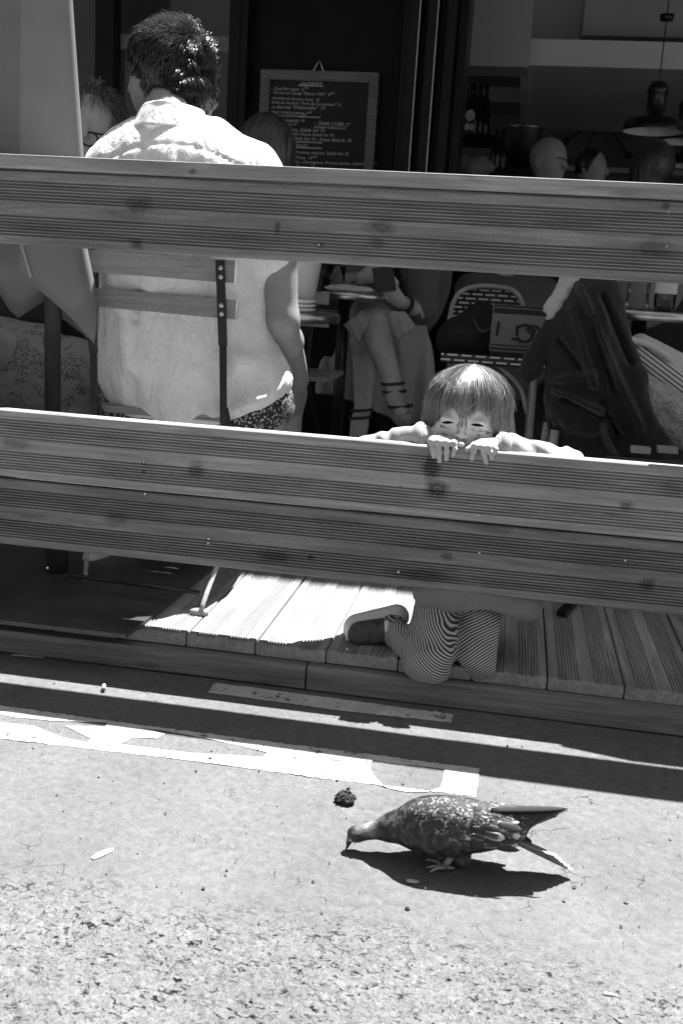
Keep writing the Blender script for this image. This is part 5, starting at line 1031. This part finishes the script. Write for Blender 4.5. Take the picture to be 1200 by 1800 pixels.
# guests inside
def guest(label, px, py, Y, face, s=1.0, top=m_dkcl, bald=True):
    c = V(px, py, Y); t = thing('person', label, 'person', (c[0], Y, .12))
    f = headsdf(c, s, face)
    add('body', nets(lambda p: smin(smin(f(p), cap_(p, c-np.array((0, 0, .06)), c-np.array((0, 0, .2)), .052), .03), ell(p, c-np.array((0, 0, .45)), (.20, .12, .27)), .04), c-np.array((.28, .2, .75)), c+np.array((.28, .2, .16)), .0115), m_skin2, t, True)
    add('top', nets(lambda p: smin(ell(p, c-np.array((0, 0, .46)), (.225, .14, .28)), cap_(p, c-np.array((.15, 0, .26)), c-np.array((-.15, 0, .26)), .07), .05)+folds(p, .005, 3), c-np.array((.3, .22, .8)), c+np.array((.3, .22, -.1)), .0115), top, t, True)
    return t, c
g1_, c_ = guest('bald man with glasses looking down, in the open bay right of the ice bucket', 962, 283, 3.55, (.75, -.65), 1.05)
add('glasses', join(tube([c_+np.array((.02, -.085, .008)), c_+np.array((.062, -.088, .006)), c_+np.array((.09, -.07, .0))], .0028, 6), tube([c_+np.array((.02, -.087, .008)), c_+np.array((-.02, -.07, .012))], .0028, 6)), m_black, g1_)
g2_, c_ = guest('man with close cropped hair seated beyond the bald man', 1037, 296, 4.6, (.9, -.5), 1.0)
add('hair', nets(lambda p: smax(ell(p, c_+np.array((-.004, .004, .018)), (.090, .090, .100)), smax((p[0]-c_[0])*.874-(p[1]-c_[1])*.486-.040-.5*(p[2]-c_[2]-.02), c_[2]-.035-p[2], .01), .01), c_-.14, c_+.14, .008), m_hairk, g2_, True, attrs={})
m_blouse = M('pale_blouse', .32, .85, .1, 10, .2)
g3_, c_ = guest('dark haired woman in a pale blouse with her back turned, under the lamps', 1146, 294, 3.1, (.3, 1), 1.0, m_blouse)
vh, fh = nets(lambda p: smin(ell(p, c_+np.array((0, -.005, .015)), (.098, .112, .108)), cap_(p, c_+np.array((-.02, -.03, -.04)), c_+np.array((-.03, -.04, -.11)), .085, .08, ((0, 1, 0), .8)), .03)+.0025*vnoise(p[0]*160, p[1]*60, p[2]*8, 3), c_-np.array((.16, .18, .24)), c_+.16, .005)
add('hair', (vh, fh), m_hairk, g3_, True, attrs={'tone': np.clip(.5+.6*vnoise(vh[:, 0]*260, vh[:, 1]*60, vh[:, 2]*9, 3), 0, 1)})
# torso of a person behind the bistro chair
g4_, c_ = guest('person in a grey shirt seated behind the woven bistro chair', 900, 400, 2.45, (0, 1), 1.0, M('grey_shirt', .10, .85, .2, 10, .3))
# ------------------------------------------------------------------ pigeon
BYp = -.642
pg = thing('pigeon', 'speckled dark pigeon crouching on the road and pecking at the asphalt', 'pigeon', G(790, 1522, 0))
def PP(x, y, dy=0): return tuple(V(x, y, BYp+dy))
def pigeon(p):
    d = ell(p, PP(795, 1450), (.070, .042, .040), rot('Y', -3)); d = smin(d, ell(p, PP(758, 1454), (.048, .038, .038)), .02)
    d = smin(d, ell(p, PP(850, 1452), (.055, .031, .027), rot('Y', 4)), .02)
    d = smin(d, cap_(p, PP(740, 1450), PP(690, 1454), .030, .020), .02); d = smin(d, cap_(p, PP(692, 1454), PP(650, 1461), .0185, .0125), .012)
    d = smin(d, ell(p, PP(627, 1466), (.0148, .0120, .0125)), .010); d = smin(d, cap_(p, PP(616, 1473), PP(611, 1482), .0052, .0032), .004)
    d = smin(d, cap_(p, PP(800, 1480), PP(812, 1508), .020, .013), .015)
    d = smin(d, cap_(p, PP(870, 1462), PP(925, 1480), .018, .008, ((0, 0, 1), .8)), .012)
    return d+.0006*vnoise(p[0]*260, p[1]*260, p[2]*260, 3)
pv_, pf_ = nets(pigeon, V(790, 1460, BYp)-np.array((.17, .07, .06)), V(790, 1460, BYp)+np.array((.15, .07, .06)), .0022)
def tone_p(v):
    x = (v-V(790, 1460, BYp))[:, 0]; z = v[:, 2]; t = np.full(len(v), .04)
    nb = np.clip(1-np.abs(x-(V(645, 1455, BYp)-V(790, 1460, BYp))[0])/.020, 0, 1); t += .75*nb*np.clip((z-V(645, 1466, BYp)[2])/.010, 0, 1)
    bl_ = V(800, 1492, BYp)[2]; t += .30*np.clip((bl_-z)/.012, 0, 1); t += .18*vnoise(v[:, 0]*150, v[:, 1]*150, v[:, 2]*150, 8); return np.clip(t, 0, 1)
m_pig = NT('pigeon_plumage'); q_ = m_pig.noise(m_pig.mapping((1, 1.6, 1.6)), 170, 4); m_pig.base(m_pig.math('MULTIPLY', m_pig.mix(m_pig.attr('tone'), .012, .34), m_pig.ramp(q_, .3, .7, .5, 1.5))); m_pig.rough(.55); m_pig.bump(q_, .8, .0015); m_pig = m_pig.m
add('body', (pv_, pf_), m_pig, pg, True, attrs={'tone': tone_p(pv_)})
add('beak', nets(lambda p: smin(cap_(p, PP(615, 1478), PP(608, 1493), .0038, .0012), ell(p, PP(616, 1477, -.001), (.0032, .004, .0025)), .002), V(611, 1485, BYp)-.02, V(611, 1485, BYp)+.02, .0009), M('beak_horn', .03, .4, .2, 100, 0), pg, True)
add('cere', nets(lambda p: ell(p, PP(617, 1474, -.003), (.0035, .006, .0028)), V(617, 1474, BYp)-.01, V(617, 1474, BYp)+.01, .0008), m_white, pg, True)
add('eye', nets(lambda p: ell(p, PP(629, 1468, -.0118), (.0026, .0015, .0026)), V(629, 1468, BYp-.0118)-.006, V(629, 1468, BYp-.0118)+.006, .0006), m_black, pg, True)
m_foot = M('pigeon_foot', .30, .6, .3, 200, .5)
for (bx_, by_, dy) in ((782, 1512, -.016), (800, 1510, .012)):
    K = PP(bx_+14, by_-14, dy); A_ = np.array(G(bx_, by_+8, .006)); A_[1] = BYp+dy-.004
    toes = [[A_, A_+np.array((-.012, -.005, .003)), A_+np.array((-.026, -.006, -.001))], [A_, A_+np.array((-.011, -.010, .003)), A_+np.array((-.020, -.016, -.001))], [A_, A_+np.array((-.014, .008, .003)), A_+np.array((-.028, .014, -.001))], [A_, A_+np.array((.014, .002, .0))]]
    L_ = [tube(spline(t_, 8), np.linspace(.0032, .0014, 8), 8) for t_ in toes]+[tube([K, A_], [.0055, .0040], 8)]; add('foot', join(*L_), m_foot, pg, True)
m_fe = NT('feather'); m_fe.base(m_fe.math('MULTIPLY', m_fe.attr('tone'), m_fe.ramp(m_fe.noise(m_fe.mapping((8, 90, 1)), 10, 4), .3, .7, .6, 1.4))); m_fe.rough(.75); m_fe = m_fe.m
def feather_mesh(L, W, c0, c1, edge, tipf=.8):
    nu, nv = 9, 5; v = []; t = []
    for i in range(nu):
        u = i/(nu-1); w_ = W*(math.sin(math.pi*min(u*.80+.12, 1)))**.55*(1 if u < .85 else math.sqrt(max(0, 1-((u-.85)/.16)**2)))
        for j in range(nv): s = j/(nv-1)*2-1; v.append((L*u, w_*s*.5, .07*W*(1-s*s)-.04*L*u*u)); e = max(abs(s)**5, 1 if u > tipf else 0); t.append((c0+(c1-c0)*u)*(1-e)+edge*e)
    vv, ff = solid((np.array(v), [[i*nv+j, (i+1)*nv+j, (i+1)*nv+j+1, i*nv+j+1] for i in range(nu-1) for j in range(nv-1)]), .0005); return mesh('feather', vv, ff, m_fe, True, {'tone': np.array(t+t)})
FM = [feather_mesh(1, .55, .02, .03, .05), feather_mesh(1, .55, .02, .05, .26, .80), feather_mesh(1, .6, .04, .10, .50, .70), feather_mesh(1, .7, .02, .04, .16, .85)]
def put_feather(me, p, d, n, L, name='feather', par=None, W=1.0):
    d = np.array(d, float); d /= np.linalg.norm(d); n = np.array(n, float); n -= d*(n@d); n /= np.linalg.norm(n); s = np.cross(n, d)
    o = bpy.data.objects.new(name, me); COL.objects.link(o); o.parent = par; p = np.array(p)-np.array(pg.location)
    o.matrix_local = Matrix([[d[0]*L, s[0]*L*W, n[0]*L, p[0]], [d[1]*L, s[1]*L*W, n[1]*L, p[1]], [d[2]*L, s[2]*L*W, n[2]*L, p[2]], [0, 0, 0, 1]]); return o
m_wing = NT('wing_speckle'); vw = m_wing.mapping((1, 1.4, 1.4)); vw2 = m_wing.t.nodes.new('ShaderNodeVectorMath'); vw2.operation = 'MULTIPLY_ADD'; wn2 = m_wing.t.nodes.new('ShaderNodeTexNoise'); m_wing.t.links.new(vw, wn2.inputs['Vector']); sock(wn2, 'Scale', 120.0); m_wing.t.links.new(wn2.outputs[1], vw2.inputs[0]); vw2.inputs[1].default_value = (.008,)*3; m_wing.t.links.new(vw, vw2.inputs[2]); sp_ = m_wing.voro(vw2.outputs[0], 190, 'F1', 'Distance'); sq_ = m_wing.noise(vw, 60, 3); sm_ = m_wing.math('MULTIPLY', m_wing.ramp(sp_, .25, .50, 1, 0), m_wing.ramp(sq_, .42, .56, 0, 1))
m_wing.base(m_wing.mix(sm_, m_wing.ramp(m_wing.noise(vw, 300, 3), .3, .7, .015, .05), .34)); m_wing.rough(.7); m_wing.bump(m_wing.voro(vw, 165, 'F1', 'Distance'), .5, .002); m_wing = m_wing.m
def wing(side):
    def f(p):
        d = ell(p, PP(792, 1446, side*.014), (.066, .031, .036), rot('Y', 2)); d = smin(d, ell(p, PP(850, 1450, side*.014), (.062, .024, .027), rot('Y', 3)), .02); d = smin(d, cap_(p, PP(862, 1444, side*.012), PP(972, 1429, side*.006), .026, .007), .015)
        return d+.0008*vnoise(p[0]*200, p[1]*200, p[2]*200, 5)
    return nets(f, V(815, 1448, BYp)-np.array((.11, .055, .05)), V(815, 1448, BYp)+np.array((.15, .055, .05)), .0024)
for side in (-1, 1): add('wing', wing(side), m_wing, pg, True)
for side in (-1, 1):
    wcn = np.array(PP(815, 1448, side*.014)); wr_ = np.array((.092, .030, .034))
    for r_, (x, L_, thr) in enumerate(((-.030, .020, .5), (-.010, .022, .5), (.012, .024, .4), (.030, .026, .35), (.048, .030, .2))):
        m_ = 7
        for k in range(m_):
            el = -.55+1.75*(k+.5*(r_ % 2))/(m_-1); hs = math.sqrt(max(.02, 1-(x/wr_[0])**2)); p = wcn+np.array((x, side*wr_[1]*hs*math.cos(el), wr_[2]*hs*math.sin(el)))
            n = np.array((x/wr_[0]**2, side*math.cos(el)/wr_[1], math.sin(el)/wr_[2])); n /= np.linalg.norm(n); q = rng.random()
            me = FM[2] if (r_ in (1, 3, 4) and q > .45) else FM[1] if q > .55 else FM[0]; d = np.array((1, 0, -.06))+rng.normal(0, .06, 3); put_feather(me, p+n*(.0006+.0006*r_), d-n*(.10), n, L_*rng.uniform(.9, 1.1), 'feather', pg, .8)
prim = feather_mesh(1, .085, .012, .008, .07, .97); primt = feather_mesh(1, .085, .014, .010, .005, .86); tailm = feather_mesh(1, .26, .16, .26, .50, .97)
for side in (-1, 1):
    for k in range(11):
        a = np.array(PP(862+k*2.5, 1424+k*4.5, side*(.027-.0003*k))); e = np.array(PP(998-k*5.6, 1420+k*2.5, side*(.012+.0010*k)))
        put_feather(prim if k > 1 else primt, a, e-a, np.array((.1, side*.65, .8)), np.linalg.norm(e-a), 'wing_feather', pg, 1.0)
for k in range(5):
    a = np.array(PP(878+k*1.5, 1466+k, (k-2)*.004)); e = np.array(PP(980+k*7, 1501+k*6, (k-2)*.006)); put_feather(tailm, a, e-a, (0.25, .2, 1), np.linalg.norm(e-a), 'tail_feather', pg, 1.0)
# ------------------------------------------------------------------ litter on the road
m_dirt = M('dark_clump', .02, .9, .6, 90, .8, .003, 200)
cl0 = G(606, 1410, 0)
tag(add('dark_clump', nets(lambda p: ell(p, cl0+np.array((0, 0, .006)), (.016, .013, .011))+.004*vnoise(p[0]*300, p[1]*300, p[2]*300, 4), cl0-.03, cl0+.03, .0014), m_dirt, smooth=False), 'small dark crumbly clump lying on the road between the pigeon and the painted letters', 'clump')
m_butt = M('cigarette_paper', .5, .8, .2, 60, .2); m_filt = M('cigarette_filter', .22, .8, .3, 90, .3)
def butt(px, py, ang, L, label):
    c = G(px, py, .006); d = np.array((math.cos(ang), math.sin(ang), 0))*L/2; t = thing('cigarette_butt', label, 'cigarette butt', c, 'cigarette butts on the road')
    add('paper', tube([c-d, c+d*.3], .0038, 12), m_butt, t, True); add('filter', tube([c+d*.3, c+d], .0040, 12), m_filt, t, True)
butt(183, 1208, -1.2, .020, 'cigarette butt standing out pale in the dark strip left of the short bright line'); butt(772, 1256, -.5, .026, 'cigarette butt at the foot of the deck beam below the knees of the child')
def scrap(px, py, L, W, ang, label, col=.7, cat='paper scrap'):
    c = G(px, py, .001); d = np.array((math.cos(ang), math.sin(ang), 0)); n = np.array((-d[1], d[0], 0))
    def fn(u, v): w_ = W*math.sin(math.pi*(.1+.85*u))**.7; return c+d*L*(u-.5)+n*w_*(v-.5)+np.array((0, .35*L*math.sin(u*2.2)*(.4 if L > .03 else 0), .0002+.0006*math.sin(u*4+v*2)))
    tag(add('paper_scrap' if col > .4 else 'dry_leaf', solid(sheet(fn, 8, 4), .0006), M('scrap', col, .8, .2, 80, .1), smooth=True), label, cat)
scrap(180, 1502, .034, .012, 1.0, 'pale curved scrap lying on the sunlit road at the left, far from the pigeon'); scrap(725, 1549, .018, .011, .1, 'small pale flake at the edge of the shadow of the pigeon', .5)
scrap(48, 1155, .07, .016, .0, 'crumpled pale leaf against the foot of the deck beam at the left edge', .45, 'leaf'); scrap(1072, 1747, .016, .003, 0, 'tiny white sliver on the coarse road near the lower right corner'); scrap(287, 1159, .018, .002, .6, 'thin white splinter lying by the left deck beam') if 0 else None
rr_ = np.random.default_rng(5)
# loose grit: uncountable crumbs of stone on the road
V_, F_ = [], []
for i in range(500):
    x = rr_.uniform(-1.1, .6); y = rr_.uniform(-1.15, -.07); s = abs(rr_.normal(0, .0012))+.0006; s = min(s, .004); c = np.array((x, y, .0008)); k = len(V_)*1
    a0 = rr_.random()*6.28; pts = [c+np.array((math.cos(a0+j*1.57)*s*rr_.uniform(.7, 1.3), math.sin(a0+j*1.57)*s*rr_.uniform(.7, 1.3), 0)) for j in range(4)]+[c+np.array((0, 0, s*.9))]
    V_ += pts; F_ += [[k, k+1, k+4], [k+1, k+2, k+4], [k+2, k+3, k+4], [k+3, k, k+4]]
add('road_grit', (np.array(V_), F_), M('grit', .16, .9, .9, 12, 0), kind='stuff')
for k, (x, y, r) in enumerate(((716, 1597, .0036), (612, 1386, .003), (592, 1372, .002), (455, 1355, .002), (370, 1333, .003), (345, 1355, .002), (1005, 1352, .001))):
    c = G(x, y, .001); tag(add('pebble', nets(lambda p: ell(p, c, (r, r, r*.7))+.001*vnoise(p[0]*500, p[1]*500, p[2]*500, k), c-.008, c+.008, .0009), m_dirt), ('dark pebble below the shadow of the pigeon', 'dark crumb just above the dark clump', 'dark crumb left of the clump at the paint edge', 'dark crumb below the painted letters, middle one', 'dark crumb on the painted letters edge farther left', 'dark crumb under the left part of the letters', 'tiny crumb at the shadow edge on the right')[k], 'pebble', 'dark crumbs on the road')
# shoe of a guest seen under the fence and a chair foot
gs = V(166, 982, .42); tag(add('shoe', nets(lambda p: smax(smin(ell(p, gs+np.array((0, .04, .0)), (.034, .085, .034)), ell(p, gs+np.array((0, .10, .03)), (.03, .045, .045)), .02), DZ-p[2], .004), gs-np.array((.06, .1, .06)), gs+np.array((.06, .18, .1)), .005), M('pale_shoe', .55, .7, .15, 40, .3), smooth=True), 'pale shoe of a guest on the deck behind the parasol base', 'shoe')
